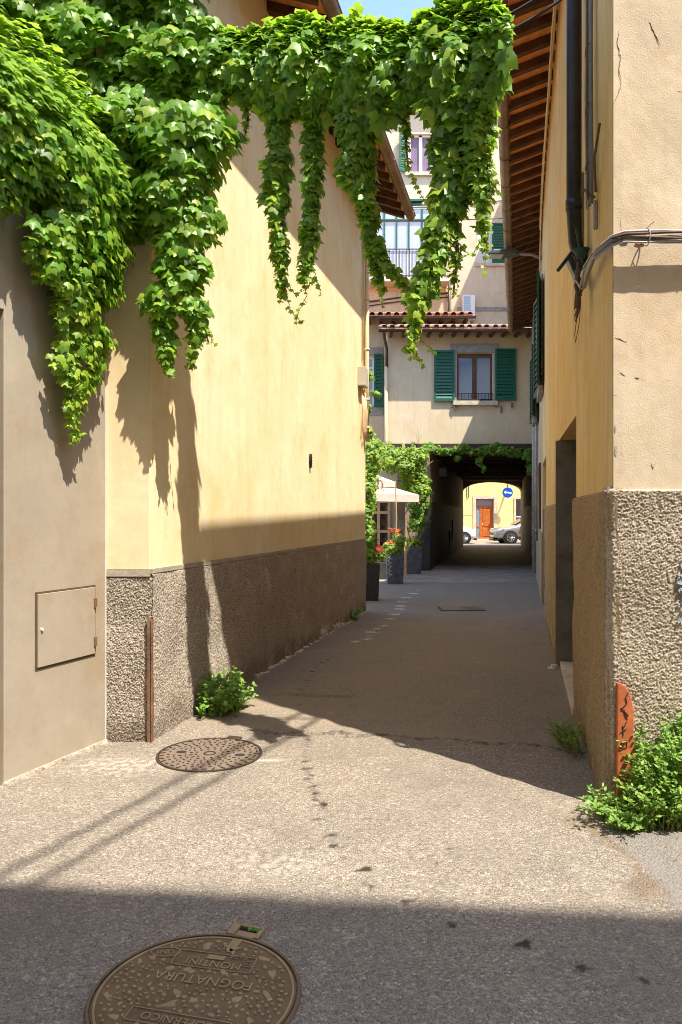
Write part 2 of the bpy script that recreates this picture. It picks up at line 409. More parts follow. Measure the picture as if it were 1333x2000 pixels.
def rough_grid(name, T, u0, u1, z0, z1, mat, parent, res=0.007, amp=0.005, lam=0.03, v0=0.015, seed=1, zbot=None, smooth=True):
    nu = int((u1-u0)/res)+2; nz = int((z1-z0)/res)+2
    h = band_noise(nu, nz, res, lam, 0.8, seed)*0.60+band_noise(nu, nz, res, max(lam*.5, res*2.2), 1, seed+7)*0.42+band_noise(nu, nz, res, lam*2.3, 1, seed+1)*0.3
    h = np.maximum(h, -0.75)
    h = np.tanh(h*0.8)
    low = band_noise(nu, nz, res, 0.5, 1, seed+2)
    u = np.linspace(u0, u1, nu)[:, None]*np.ones((1, nz)); z = np.ones((nu, 1))*np.linspace(z0, z1, nz)[None, :]
    v = v0+amp*h+0.004*low
    edge = np.clip((z1-z)/0.02, 0, 1); v = v*edge+(-0.01)*(1-edge)
    if zbot is not None: v = v+zbot(u, z)
    o = T(0, 0, 0); X = o[0]+T.d.x*u+T.n.x*v; Y = o[1]+T.d.y*u+T.n.y*v
    co = np.stack([X, Y, z], -1).reshape(-1, 3)
    return grid_mesh(name, co, nu, nz, mat, parent, smooth)

def grid_mesh(name, co, nu, nv, mat, parent=None, smooth=True, attrs=None):
    i = np.arange(nu-1)[:, None]*nv+np.arange(nv-1)[None, :]
    q = np.stack([i, i+nv, i+nv+1, i+1], -1).reshape(-1, 4).astype(np.int32)
    me = bpy.data.meshes.new(name)
    me.vertices.add(len(co)); me.vertices.foreach_set('co', co.astype(np.float32).ravel())
    me.loops.add(q.size); me.loops.foreach_set('vertex_index', q.ravel())
    me.polygons.add(len(q)); me.polygons.foreach_set('loop_start', np.arange(0, q.size, 4, dtype=np.int32))
    if smooth: me.polygons.foreach_set('use_smooth', np.ones(len(q), dtype=bool))
    me.update(calc_edges=True)
    for k, a in (attrs or {}).items():
        at = me.attributes.new(k, 'FLOAT', 'POINT'); at.data.foreach_set('value', a.astype(np.float32).ravel())
    return link(name, me, mat, parent)

# ------------------------------------------------------------------ leaves
_h = [(0.20, 0.15), (0.46, 0.08), (0.56, -0.18), (0.68, -0.55), (0.27, -0.57), (0.15, -0.78)]
def ivy_template():
    v = [(0, 0, 0), (0, -0.40, 0.06), (0, -1.0, -0.10)]
    for sgn in (1, -1):
        for (x, y) in _h: v.append((sgn*x, y, -0.34*x*x-0.10*max(0, -y-0.2)))
    t = []
    for k in (0, 1):
        b = 3+6*k; ring = [0]+[b+i for i in range(6)]+[2]
        for i in range(len(ring)-1):
            t.append((1, ring[i], ring[i+1]) if k else (1, ring[i+1], ring[i]))
    return np.array(v, float), np.array(t)
def oval_template(w=0.3):
    v = [(0, 0, 0), (0, -0.5, 0.04), (0, -1, -0.10), (w*0.8, -0.25, -0.05), (w, -0.5, -0.06), (w*0.6, -0.78, -0.08), (-w*0.8, -0.25, -0.05), (-w, -0.5, -0.06), (-w*0.6, -0.78, -0.08)]
    t = [(1,3,0),(1,4,3),(1,5,4),(1,2,5),(1,0,6),(1,6,7),(1,7,8),(1,8,2)]
    return np.array(v, float), np.array(t)
IVY = ivy_template(); OVAL = oval_template(); 

def leaf_mesh(name, C, Nn, D, S, age, mat, parent, tmpl=IVY):
    """C centres, Nn facing, D direction of the tip, S length, age 0 old .. 1 young"""
    n = len(C)
    Nn = Nn/np.linalg.norm(Nn, axis=1, keepdims=True)
    D = D-(D*Nn).sum(1, keepdims=True)*Nn; D = D/(np.linalg.norm(D, axis=1, keepdims=True)+1e-9)
    Xa = np.cross(-D, Nn)
    tv, tt = tmpl
    lx, ly, lz = tv[:, 0], tv[:, 1], tv[:, 2]
    bend = rng.uniform(0.5, 1.6, (n, 1))
    co = C[:, None, :]+S[:, None, None]*(Xa[:, None, :]*lx[None, :, None]+(-D)[:, None, :]*(ly+0.4)[None, :, None]
         +Nn[:, None, :]*(lz[None, :]*bend)[:, :, None])
    k = len(tv)
    fi = (tt[None]+(np.arange(n)*k)[:, None, None]).reshape(-1, 3).astype(np.int32)
    me = bpy.data.meshes.new(name)
    me.vertices.add(n*k); me.vertices.foreach_set('co', co.astype(np.float32).ravel())
    me.loops.add(fi.size); me.loops.foreach_set('vertex_index', fi.ravel())
    me.polygons.add(len(fi)); me.polygons.foreach_set('loop_start', np.arange(0, fi.size, 3, dtype=np.int32))
    me.polygons.foreach_set('use_smooth', np.ones(len(fi), dtype=bool))
    me.update(calc_edges=True)
    for nm, a in (('rnd', rng.uniform(0, 1, n)), ('age', np.clip(age, 0, 1))):
        at = me.attributes.new(nm, 'FLOAT', 'POINT'); at.data.foreach_set('value', np.repeat(a, k).astype(np.float32))
    return link(name, me, mat, parent)

def jit(n, s): return rng.normal(0, s, (n, 3))

def strand_samples(path, n, axis=(1,0,0), out=(0,-1,0), thick=0.7, size=(0.10, 0.05), young=0.5, front=0.75):
    """path: list of (x,y,z,halfwidth) top -> bottom. Leaves on a drooping, tapering body."""
    p = np.array(path, float)
    seg = np.linalg.norm(np.diff(p[:, :3], axis=0), axis=1); w = (p[:-1, 3]+p[1:, 3])/2+0.02
    cum = np.concatenate([[0], np.cumsum(seg*w)]); t = rng.uniform(0, cum[-1], n)
    k = np.clip(np.searchsorted(cum, t)-1, 0, len(seg)-1); f = (t-cum[k])/(cum[k+1]-cum[k])
    q = p[k]+(p[k+1]-p[k])*f[:, None]
    gl = (k+f)/len(seg)
    th = rng.uniform(0, math.pi, n); th = np.where(rng.uniform(0, 1, n) < front, th, -th)
    rad = np.sqrt(rng.uniform(0.15, 1.15, n))
    ph_ = rng.uniform(0, 6.28, 4); gz = q[:, 2]
    wm = 1+.20*np.sin(gz*11+ph_[0])+.16*np.sin(gz*23+ph_[1]); sh = (.14*np.sin(gz*9+ph_[2])+.10*np.sin(gz*19+ph_[3]))
    a = np.array(axis, float); a /= np.linalg.norm(a); o = np.array(out, float); o /= np.linalg.norm(o)
    c, s = np.cos(th)*rad, np.sin(th)*rad
    C = q[:, :3]+a[None]*((c*wm+sh)*q[:, 3])[:, None]+o[None]*(s*q[:, 3]*thick)[:, None]+jit(n, 0.012)
    Nn = a[None]*(c*0.75)[:, None]+o[None]*(s*1.0+0.35)[:, None]+np.array([0.20, 0, 0.62])[None]+jit(n, 0.36)
    D = np.array([0, 0, -1.0])[None]+a[None]*(c*0.45)[:, None]+jit(n, 0.32)
    S = .76*(size[0]+(size[1]-size[0])*gl)*rng.uniform(0.5, 1.2, n)
    age = np.where(rng.uniform(0, 1, n) < 0.18+young*gl**1.2, rng.uniform(0.3, 1, n), rng.uniform(0, 0.22, n))
    return C, Nn, D, S, age
def cat(*a): return [np.concatenate([x[i] for x in a]) for i in range(5)]

# ================================================================== GROUND
g = MB(); g.box(-160, 160, -60, 400, -0.5, -0.03)
struct(g.build('ground', 'ground_far'))

def ground_sheet():
    x0, x1, y0, y1, rs = -3.0, 4.7, 1.8, 17.4, 0.0145
    nx = int((x1-x0)/rs); ny = int((y1-y0)/rs)
    x = np.linspace(x0, x1, nx)[:, None]*np.ones((1, ny)); y = np.ones((nx, 1))*np.linspace(y0, y1, ny)[None, :]
    wob = band_noise(nx, ny, rs, 0.35, 1, 5); wob2 = band_noise(nx, ny, rs, 0.07, 1, 6)
    px = 666.5+1450*x/y; py = 1008+1450*EYE/y
    sm = lambda v, a, b: np.clip((v-a)/(b-a), 0, 1)
    # seam between the pale chip-sealed apron and the older alley asphalt
    seam = 5.42-(x+0.75)*0.21+0.02*wob+0.05*np.sin(x*2.1)
    alley = sm(y-seam, -0.01, 0.012)
    # grey resurfaced strip at the foot of the right-hand house
    cur = 1.28+0.05*np.sin((y-2.9)*4)+0.02*wob+.25*np.clip(2.95-y, 0, 2)
    pat = sm(x-cur, -0.01, 0.02)*sm(3.80-y, -0.02, 0.05)
    dcur = np.abs(x-cur+.03)
    brown = np.clip(1.3-dcur/(0.045+0.02*np.sin(y*7)+.012*wob2), 0, 1)*sm(y, 2.92, 3.1)*sm(3.85-y, 0, 0.05)*0.6
    brown = np.maximum(brown, 0.55*np.exp(-(((x-1.20)/0.12)**2+((y-3.78)/0.09)**2)))
    stain = np.zeros_like(x); white = np.zeros_like(x)
    def spot(a, X, Y, r, s=1.0, ex=1.0):
        i0, i1 = max(0, int((X-3*r*ex-x0)/rs)), min(nx, int((X+3*r*ex-x0)/rs)+1)
        j0, j1 = max(0, int((Y-3*r-y0)/rs)), min(ny, int((Y+3*r-y0)/rs)+1)
        if i1 <= i0 or j1 <= j0: return
        xx, yy = x[i0:i1, j0:j1], y[i0:i1, j0:j1]
        d = np.hypot((xx-X)/ex, yy-Y)/r+0.38*wob2[i0:i1, j0:j1]
        a[i0:i1, j0:j1] = np.maximum(a[i0:i1, j0:j1], s*np.clip((1.25-d)/0.5, 0, 1))
    g2 = lambda a, b: ((a-666.5)/1450*(1450*EYE/(b-1008)), 1450*EYE/(b-1008))
    for a, b, r, s in [(598,1473,.03,.8),(600,1488,.025,.8),(597,1500,.035,.9),(606,1515,.02,.8),(601,1523,.03,.8),(611,1538,.03,.9),(615,1550,.035,1),(618,1562,.02,.7),
                       (630,1570,.035,1),(633,1578,.025,.9),(620,1598,.03,.7),(650,1630,.035,.9),(648,1652,.035,.9),(668,1655,.02,.6),(712,1700,.035,1),(722,1732,.03,.9),
                       (796,1760,.035,.8),(876,1658,.02,.9),(880,1803,.03,.9),(1022,1845,.04,1),(1137,1890,.035,.9),(1268,1913,.03,.9),(785,1600,.012,.6),(850,1682,.015,.5),
                       (603,1440,.03,.6),(596,1420,.025,.5),(586,1378,.03,.7),(580,1358,.03,.7),(587,1348,.025,.6),(598,1340,.03,.8),(602,1330,.03,.8),(606,1322,.03,.8),(612,1312,.03,.8),
                       (618,1304,.03,.8),(628,1296,.03,.7),(640,1290,.03,.7),(655,1282,.03,.6),(665,1275,.03,.5)]:
        X, Y = g2(a, b); spot(stain, X, Y, r*.62, s, 1.2)
    cp = [(603,1440),(598,1473),(597,1500),(603,1518),(611,1538),(615,1550),(624,1566),(632,1578)]
    for (a, b), (c, d) in zip(cp, cp[1:]):
        for k in range(7): X, Y = g2(a+(c-a)*k/7+random.uniform(-2, 2), b+(d-b)*k/7); spot(stain, X, Y, .012, .45, 1.1)
    for a, b, r in [(696,1254,.05),(717,1249,.05),(722,1242,.04),(727,1235,.07),(736,1229,.05),(752,1223,.05),(763,1209,.06),(771,1200,.07),(781,1190,.08),(783,1184,.08),(786,1176,.08),(795,1168,.08),(808,1160,.08),(816,1153,.07)]:
        X, Y = g2(a, b); spot(white, X, Y, r, 0.85, 1.0)
    for k in range(160):                       # scattered pale chips and small dark spots
        X = rng.uniform(-2, 2.4); Y = rng.uniform(2.3, 11)
        spot(white if k % 3 else stain, X, Y, rng.uniform(0.003, 0.009)*(1+0.10*Y), 0.40)
    spot(stain, *g2(640, 1361), .05, .35, 5); spot(stain, *g2(585, 1358), .05, .25, 4)
    # limewash spill beside the grey wall and along its foot
    white = np.maximum(white, 0.50*np.exp(-(((x+1.36)/0.30)**2+((y-4.62)/0.16)**2))*sm(wob2, -0.6, 0.9))
    white = np.maximum(white, 0.30*np.exp(-(((x+0.30)/0.35)**2+((y-3.30)/0.12)**2))*sm(wob2, -0.2, 1.2))
    dw = np.abs(x-(-3.54+0.375*y)); white = np.maximum(white, 0.40*np.exp(-(dw/0.035)**2)*sm(wob2, -0.2, 0.9)*(y < 5.2))
    white = np.maximum(white, 0.5*np.exp(-((y-4.72-0.03*x)/0.022)**2)*sm(x, -0.75, -0.5)*sm(-0.30-x, 0, 0.15))
    ck = np.exp(-((y-seam+.015*wob2)/0.016)**2)*sm(x, -0.8, -0.5); stain = np.maximum(stain, .75*ck)
    for (ax_, ay_), (bx_, by_) in (((640, 1361), (460, 1356)), ((1100, 1466), (1190, 1480))):
        pass
    z = 0.0+0.0025*wob+0.006*alley*0.8+0.004*pat
    for X, Y, r in ((-0.475, 2.42, 0.40), (-0.853, 4.823, 0.40)):
        dd = np.clip((np.hypot(x-X, y-Y)-r+0.05)/0.06, 0, 1); z = z*dd+0.001*(1-dd)
    co = np.stack([x, y, z], -1).reshape(-1, 3)
    return grid_mesh('asphalt_road', co, nx, ny, 'asphalt', None, True, dict(alley=alley, patch=pat, brown=np.clip(brown, 0, 1), stain=stain, white=white))
struct(ground_sheet())
a = MB(); a.box(-9, 14, 17.39, 23.2, -0.3, 0.004)
struct(a.build('alley_paving', simple('alley_asphalt', (0.29, 0.245, 0.20), 0.85, var=0.35, scale=2.2, bs=0.4)))
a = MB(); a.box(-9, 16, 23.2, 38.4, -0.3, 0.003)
struct(a.build('passage_paving', simple('dark_brown_paving', (0.085, 0.068, 0.05), 0.7, var=0.5, scale=1.4, bs=0.3)))  # darker brown, mottled paving along the passage
a = MB(); a.box(-60, 80, 38.4, 44.6, -0.3, 0.002)
struct(a.build('far_street', simple('far_street_asphalt', (0.27, 0.22, 0.18), 0.9, var=0.2, scale=3)))
a = MB(); a.box(-60, 80, 44.6, 45.95, -0.3, 0.11)
struct(a.build('far_pavement', 'stone_light'))

# ================================================================== LEFT HOUSE
LA, LB = (-1.307, 5.12), (0.394, 12.0)
LT = frame(LA, LB, 1)                       # u along the alley, v outwards into the alley
lh = thing('yellow_house', 'pale yellow rendered house along the left of the alley with grey roughcast base', 'house', (-3.5, 9, 0))
PL = 1.185
b = MB()
b.prism([LA, LB, (-7, 12.0), (-7, 5.12)], PL-0.01, 6.76)
b.build('wall', 'yellow', lh)
b = MB(); b.prism([(-1.62, 5.108), (-1.322, 5.108), (-1.307, 5.13), (-1.62, 5.3)], PL, 6.7); b.build('end_wall', 'yellow_front', lh)
b = MB(); b.prism([(LA[0]-0.05, LA[1]+0.05), (LB[0]-0.02, LB[1]), (-7, 12.0), (-7, 5.17)], -0.2, PL-0.012); b.build('base_core', 'rc_left', lh)
rough_grid('plinth', LT, -0.012, 7.09, -0.01, PL-0.02, 'rc_left', lh, 0.0068, 0.0052, 0.020, 0.012, 21)
FT = frame((-1.65, 5.12), (-1.30, 5.12), 1)
rough_grid('plinth', FT, 0.0, 0.355, -0.01, PL-0.045, 'rc_left', lh, 0.0048, 0.0060, 0.019, 0.012, 31)
b = MB(LT); b.box(-0.01, 7.093, -0.05, 0.012, PL-0.03, PL+0.002)
b2 = MB(); b2.box(-1.62, -1.312, 5.098, 5.2, PL-0.05, PL-0.003)
b.v += b2.v; b.f += [tuple(i+8 for i in f) for f in b2.f]; b.build('mortar_band', 'band', lh)
b = MB(LT)                                   # crumbled foot of the plinth
for k in range(46):
    u = 2.0+k*0.11+random.uniform(-.03, .03); h = random.uniform(0.02, 0.06)+(0.11 if k in (21, 22, 27, 28, 29) else 0)
    b.prism([(u, 0.0), (u+0.12, 0.0), (u+0.10, 0.03+random.uniform(0, .03)), (u+0.02, 0.03)], -0.01, [h*0.9, h*0.7, h*.4, h*.5])
b.build('crumbled_foot', 'mortar', lh)
b = MB(); b.box(-1.328, -1.300, 5.080, 5.098, 0.0, 0.86); b.box(-1.300, -1.292, 5.072, 5.13, 0.0, 0.84); b.build('corner_iron', 'rust', lh, bevel=0.003)
# wall anchor plate, oval
b = MB(LT); ua = 3.88; b.T = LT
pts = [(ua+0.034*math.cos(t)*(1 if abs(math.cos(t)) < .99 else 1.2), 2.21+0.085*math.sin(t)) for t in np.linspace(0, 2*math.pi, 17)[:-1]]
b.add([(p[0], 0.0, p[1]) for p in pts]+[(p[0], 0.022, p[1]) for p in pts], [tuple(range(16)), tuple(range(16, 32))[::-1]]+[(i, (i+1)%16, (i+1)%16+16, i+16) for i in range(16)])
for k in range(5): b.box(ua-0.025, ua+0.025, 0.022, 0.03, 2.14+k*0.036, 2.145+k*0.036)
b.build('vent_plate', 'dark_iron', lh)

# eaves of the left house: gutter at v=0.7, soffit rising to the wall
GZ, OV = 6.5, 0.63
b = MB(LT)
b.add([(-0.45,-0.06,6.73),(7.35,-0.06,6.73),(7.35,OV,6.45),(-0.45,OV,6.45),(-0.45,-0.06,6.77),(7.35,-0.06,6.77),(7.35,OV,6.50),(-0.45,OV,6.50)],
      [(0,3,2,1),(4,5,6,7),(0,1,5,4),(1,2,6,5),(2,3,7,6),(3,0,4,7)])
b.build('soffit', 'pianelle', lh)
b = MB(LT)
b.add([(-0.5,OV+0.05,6.51),(7.4,OV+0.05,6.51),(7.4,-4.5,8.3),(-0.5,-4.5,8.3),(-0.5,OV+0.05,6.57),(7.4,OV+0.05,6.57),(7.4,-4.5,8.38),(-0.5,-4.5,8.38)],
      [(0,3,2,1),(4,5,6,7),(0,1,5,4),(1,2,6,5),(2,3,7,6),(3,0,4,7)])
b.build('roof', 'tile', lh)
for k in range(23):
    u = -0.36+k*0.345; b = MB(LT)
    b.add([(u-.04,-0.05,6.62),(u+.04,-0.05,6.62),(u+.04,OV-.02,6.36),(u-.04,OV-.02,6.36),(u-.04,-0.05,6.725),(u+.04,-0.05,6.725),(u+.04,OV-.02,6.455),(u-.04,OV-.02,6.455)],
          [(0,3,2,1),(4,5,6,7),(0,1,5,4),(1,2,6,5),(2,3,7,6),(3,0,4,7)])
    b.build('rafter', 'wood_dark', lh)
def gutter(T, u0, u1, v, z, r=0.065):
    b = MB(T); n = 9; vs = []
    for u in (u0, u1):
        for rr in (r, r-0.006):
            for k in range(n):
                a = math.pi+math.pi*k/(n-1); vs.append((u, v+rr*math.cos(a), z+rr*math.sin(a)))
    fs = [(k, k+1, 2*n+k+1, 2*n+k) for k in range(n-1)]+[(n+k, 3*n+k, 3*n+k+1, n+k+1) for k in range(n-1)]
    fs += [tuple(range(n))+tuple(range(2*n-1, n-1, -1))]+[tuple(2*n+k for k in range(n))[::-1]+tuple(3*n+k for k in range(n))]
    b.add(vs, fs)
    b.add([(u0+0.002, v+(r-.004)*math.cos(math.pi+math.pi*k/(n-1)), z+(r-.004)*math.sin(math.pi+math.pi*k/(n-1))) for k in range(n)], [tuple(range(n))])
    b.add([(u1-0.002, v+(r-.004)*math.cos(math.pi+math.pi*k/(n-1)), z+(r-.004)*math.sin(math.pi+math.pi*k/(n-1))) for k in range(n)], [tuple(range(n))])
    b.tube([(u0, v+r, z+0.002), (u1, v+r, z+0.002)], 0.009, 6); b.tube([(u0, v-r, z+0.002), (u1, v-r, z+0.002)], 0.006, 6)
    k = u0+0.5
    while k < u1-0.1:
        b.tube([(k, v+(r+.004)*math.cos(math.pi+math.pi*j/8), z+(r+.004)*math.sin(math.pi+math.pi*j/8)) for j in range(9)], 0.006, 5); k += 0.9
    return b
gutter(LT, -0.5, 7.42, OV+0.06, 6.46, 0.075).build('gutter', 'gutter_copper', lh, True)
# pipes and meter box at the far corner
b = MB(LT); b.tube([LT(0,0,0) and (6.98, 0.05, 6.55), (6.98, 0.05, 3.9), (6.98, 0.05, 2.75)], 0.034, 10)
for z in (6.0, 5.0, 4.2, 3.4, 2.95): b.tube([(6.98, 0.05, z), (6.98, 0.05, z+0.03)], 0.042, 10)
b.build('downpipe', 'pipe_cream', lh, True)
b = MB(LT)
b.tube([(6.78, 0.02, 6.4), (6.78, 0.02, 4.0)], 0.010, 6); b.tube([(6.86, 0.02, 6.4), (6.86, 0.02, 3.8)], 0.008, 6)
for k in range(5):
    u = 6.62+0.09*k; b.tube([(u, 0.03, 3.6-0.03*k), (u+.03, 0.06, 3.2), (u+0.06, 0.04, 2.9), (u+0.16, 0.05, 2.75)], 0.014, 6)
b.build('wall_cable', 'pipe_cream', lh, True)
b = MB(LT); b.box(6.50, 6.78, 0.0, 0.11, 3.56, 3.86); b.build('meter_box', 'grey_box', lh, bevel=0.01)

# ================================================================== GREY-BROWN WALL at the far left
WT = frame((-1.61, 5.10), (-1.938, 4.27), -1)     # u towards the camera, v into the street
gw = thing('rendered_wall', 'smooth taupe rendered wall with a small metal hatch at the left edge', 'wall', (-1.9, 4.6, 0))
b = MB(WT); b.box(0.0, WT.L, -0.45, 0, -0.2, 3.95); b.build('wall_face', 'taupe', gw, bevel=0.006)
b = MB(WT); b.box(WT.L, WT.L+0.9, -0.45, -0.001, 2.74, 3.95); b.box(WT.L+0.9, WT.L+2.3, -0.45, 0, -0.2, 3.95); b.build('lintel', 'taupe', gw)
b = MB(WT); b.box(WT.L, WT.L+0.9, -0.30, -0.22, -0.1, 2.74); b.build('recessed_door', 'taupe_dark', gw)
b = MB(); b.box(-1.665, -1.612, 5.085, 5.106, 0.0, 3.9); b.build('joint_strip', 'white_metal', gw)
b = MB(WT); b.box(0, WT.L, 0, 0.006, -0.02, 0.02)
for k in range(16): b.prism([(k*.058, 0), (k*.058+random.uniform(.02, .058), 0), (k*.058+.03, random.uniform(.01, .035))], -.02, random.uniform(.004, .022))
b.build('mortar_foot', 'mortar', gw)
hd = MB(WT); hd.box(0.13, 0.64, 0.0, 0.012, 0.63, 1.075); ho = hd.build('hatch', 'taupe', gw, bevel=0.002)
b = MB(WT)
for x0, x1, z0, z1 in ((0.12, 0.65, 1.076, 1.088), (0.12, 0.655, 0.613, 0.629), (0.641, 0.657, 0.617, 1.088), (0.119, 0.129, 0.617, 1.088)): b.box(x0, x1, 0.0, 0.004, z0, z1)
b.build('hatch_gap', 'crack', ho)
b = MB(WT); b.box(0.118, 0.145, 0.005, 0.02, 0.68, 0.74); b.box(0.118, 0.145, 0.005, 0.02, 0.94, 1.0); b.build('hinge', 'rust', ho)
b = MB(WT); b.tube([(0.615, 0.012, 0.86), (0.615, 0.022, 0.86)], 0.010, 10); b.build('lock', 'white_metal', ho)

# ================================================================== RIGHT HOUSE
C0 = (1.445, 3.95); D0 = (1.816, 5.73); E0 = (2.277, 7.78); F0 = (3.04, 11.0); G0 = (3.53, 13.0); H0 = (3.64, 13.4); I0 = (5.74, 22.0)
RT = frame(C0, D0, -1); RT2 = frame(E0, F0, -1); RT3 = frame(H0, I0, -1)
rh = thing('corner_house', 'ochre rendered house on the right of the alley with cream sunlit corner face', 'house', (4, 8, 0))
def off(p, T, d): return (p[0]-T.n.x*d, p[1]-T.n.y*d)
TOP = 6.88; RP = 1.70
b = MB()
Ci = (C0[0]+0.5, C0[1]+0.4)
b.prism([C0, D0, off(D0, RT, .4), Ci], RP-0.02, TOP)
b.prism([D0, E0, off(E0, RT2, .4), off(D0, RT, .4)], 2.33, TOP)
b.prism([E0, F0, off(F0, RT2, .4), off(E0, RT2, .4)], RP-0.02, TOP)
b.prism([F0, G0, off(G0, RT2, .4), off(F0, RT2, .4)], 2.45, TOP)
b.prism([G0, H0, off(H0, RT2, .4), off(G0, RT2, .4)], RP-0.02, TOP)
b.build('side_wall', 'ochre', rh)
# sunlit face to the street
nu, nz = 420, 700
def face_grid():
    x = np.linspace(C0[0], 4.0, nu)[:, None]*np.ones((1, nz)); z = np.ones((nu, 1))*np.linspace(RP-0.01, TOP, nz)[None, :]
    lo = band_noise(nu, nz, 0.007, 0.8, 1, 41)*0.0030+band_noise(nu, nz, 0.007, 0.11, 1, 42)*0.0003
    e = np.clip((x-C0[0])/0.05, 0, 1); chips = band_noise(nu, nz, 0.007, 0.035, 1, 43)+.5*band_noise(nu, nz, 0.007, 0.2, 1, 44)
    y = C0[1]-0.012-lo*0.7*e
    edge = np.clip((0.006+0.010*np.clip(chips-.9, 0, 3)-(x-C0[0]))/0.006, 0, 1)*np.clip(chips-.5, 0, 2)*0.004
    y = y+edge*0
    co = np.stack([x, y, z], -1).reshape(-1, 3)
    return grid_mesh('street_wall', co, nu, nz, 'cream_rough', rh)
face_grid()
b = MB(); b.prism([(C0[0], C0[1]), (9, 3.95), (9, 4.35), Ci], -0.1, TOP); b.build('street_wall_core', 'cream_rough', rh)
FR = frame(C0, (9, 3.95), 1)
rough_grid('street_plinth', FR, -0.036, 2.2, -0.02, RP+0.004, 'rc_right', rh, 0.0050, 0.0066, 0.0175, 0.03, 51, lambda u, z: -0.05*np.clip(-u/0.03, 0, 1)**2)
def flare(u, z): return -0.05*np.clip(-u/0.03, 0, 1)**2+ 0.035*np.clip((0.7-z)/0.7, 0, 1)**2*(1-np.clip(u/1.2, 0, 1))
rough_grid('side_plinth', RT, -0.030, RT.L, -0.02, RP, 'rc_ochre', rh, 0.008, 0.0045, 0.022, 0.024, 61, flare)
rough_grid('side_plinth', RT2, 0, RT2.L, -0.02, RP, 'rc_ochre', rh, 0.011, 0.004, 0.03, 0.02, 63)
b = MB()
b.prism([(C0[0]+0.01, C0[1]+.01), off(D0, RT, 0.002), off(D0, RT, .4), Ci], -0.1, RP-0.021)
b.build('base_core', 'rc_ochre', rh); b = MB()
b.prism([off(E0, RT2, .002), off(F0, RT2, .002), off(F0, RT2, .4), off(E0, RT2, .4)], -0.1, RP-0.021)
b.build('base_core', 'rc_ochre', rh); b = MB()
b.prism([G0, H0, off(H0, RT2, .4), off(G0, RT2, .4)], -0.1, RP-0.021)
b.build('base_core', 'rc_ochre', rh)
b = MB(); b.prism([off(D0, RT, .4), off(E0, RT2, .4), off(E0, RT2, .44), off(D0, RT, .44)], 0, 2.33)
b.build('entrance_door', 'wood_brown', rh)
b = MB(); b.prism([off(E0, RT2, -0.028), off(E0, RT2, .4), (off(E0, RT2, .4)[0]+0.02, off(E0, RT2, .4)[1]-0.12), (E0[0]-0.062, E0[1]-0.12)], 0.01, 2.329)
b.build('door_jamb', 'stone_dark', rh)
b = MB(); b.prism([(D0[0]-.03, D0[1]+.004), (E0[0]-.02, E0[1]-.13), off((E0[0], E0[1]-.13), RT2, .38), off((D0[0], D0[1]+.004), RT, .38)], -0.05, 0.055)
b.build('doorstep', 'stone_light', rh, bevel=0.008)
b = MB(); b.prism([off(F0, RT2, .3), off(G0, RT2, .3), off(G0, RT2, .36), off(F0, RT2, .36)], 0, 2.45); b.build('side_door', 'old_beige', rh)
b = MB(); b.prism([off(C0, RT, -0.026), (C0[0]+0.004, C0[1]-0.004), (C0[0]+.03, C0[1]+.0)], RP-.01, RP+.01); b.build('plinth_edge', 'band', rh)
# broken plaster patches on the corner edge, cracks in the sunlit face
def chip(x, z, w, h):
    b = MB()
    n = 11; ps = [(x+w*math.cos(t)*random.uniform(.6, 1.1), z+h*math.sin(t)*random.uniform(.7, 1.1)) for t in np.linspace(0, 2*math.pi, n+1)[:-1]]
    ps = [(max(C0[0]-0.002, p[0]), p[1]) for p in ps]
    b.yprism(ps, C0[1]-0.0150, C0[1]); b.build('plaster_chip', 'chip', rh)
Yf = C0[1]
for px, py, w, h in ((1202, 880, .010, .035), (1200, 838, .005, .02)):
    p = P(px, py, Yf); chip(p[0], p[2], w, h)
def crack(pts, r=0.0016, n=7, amp=3):
    b = MB(); q = []
    for (a, c), (d, e) in zip(pts, pts[1:]):
        for k in range(n):
            t = k/n; p = P(a+(d-a)*t+random.uniform(-amp, amp)*.5, c+(e-c)*t+random.uniform(-amp, amp)*.5, Yf-0.0128); q.append(p)
    q.append(P(pts[-1][0], pts[-1][1], Yf-0.0128))
    m = len(q); b.tube(q, [r*.55*(0.35+1.0*math.sin(math.pi*min(1, (i+.5)/m)))*random.uniform(.6, 1.3) for i in range(m)], 5); b.build('plaster_crack', 'crack', rh)
crack([(1208, 60), (1206, 85), (1212, 112), (1210, 140), (1214, 165), (1200, 205)], .0024)
crack([(1265, 38), (1275, 58), (1290, 88)], .0035)
crack([(1200, 773), (1260, 775), (1333, 779), (1400, 781)], .0022, 8, 1.5)
crack([(1262, 415), (1285, 425), (1300, 440)], .0028); crack([(1225, 398), (1245, 402)], .002)
crack([(1212, 425), (1213, 455)], .0014); crack([(1285, 395), (1310, 412)], .0012)
crack([(1212, 728), (1222, 735)], .003, 4, 1); crack([(1272, 905), (1276, 915), (1280, 905)], .002, 3, 1)
crack([(1240, 738), (1249, 739)], .003, 3, 1); crack([(1303, 742), (1309, 744)], .002, 3, 1)
crack([(1325, 178), (1345, 182)], .002, 3, 1); crack([(1202, 660), (1225, 668)], .002)
b = MB()
for px, py, w, h in ((1236, 453, .022, .008), (1250, 478, .035, .006), (1218, 474, .02, .008)):
    p = P(px, py, Yf); ps = [(p[0]+w*math.cos(t)*random.uniform(.6, 1.1), p[2]+h*math.sin(t)*random.uniform(.6, 1.1)) for t in np.linspace(0, 2*math.pi, 10)[:-1]]
    b = MB(); b.yprism(ps, Yf-0.019, Yf); b.build('exposed_brick', 'bare_brick', rh)
b = MB()
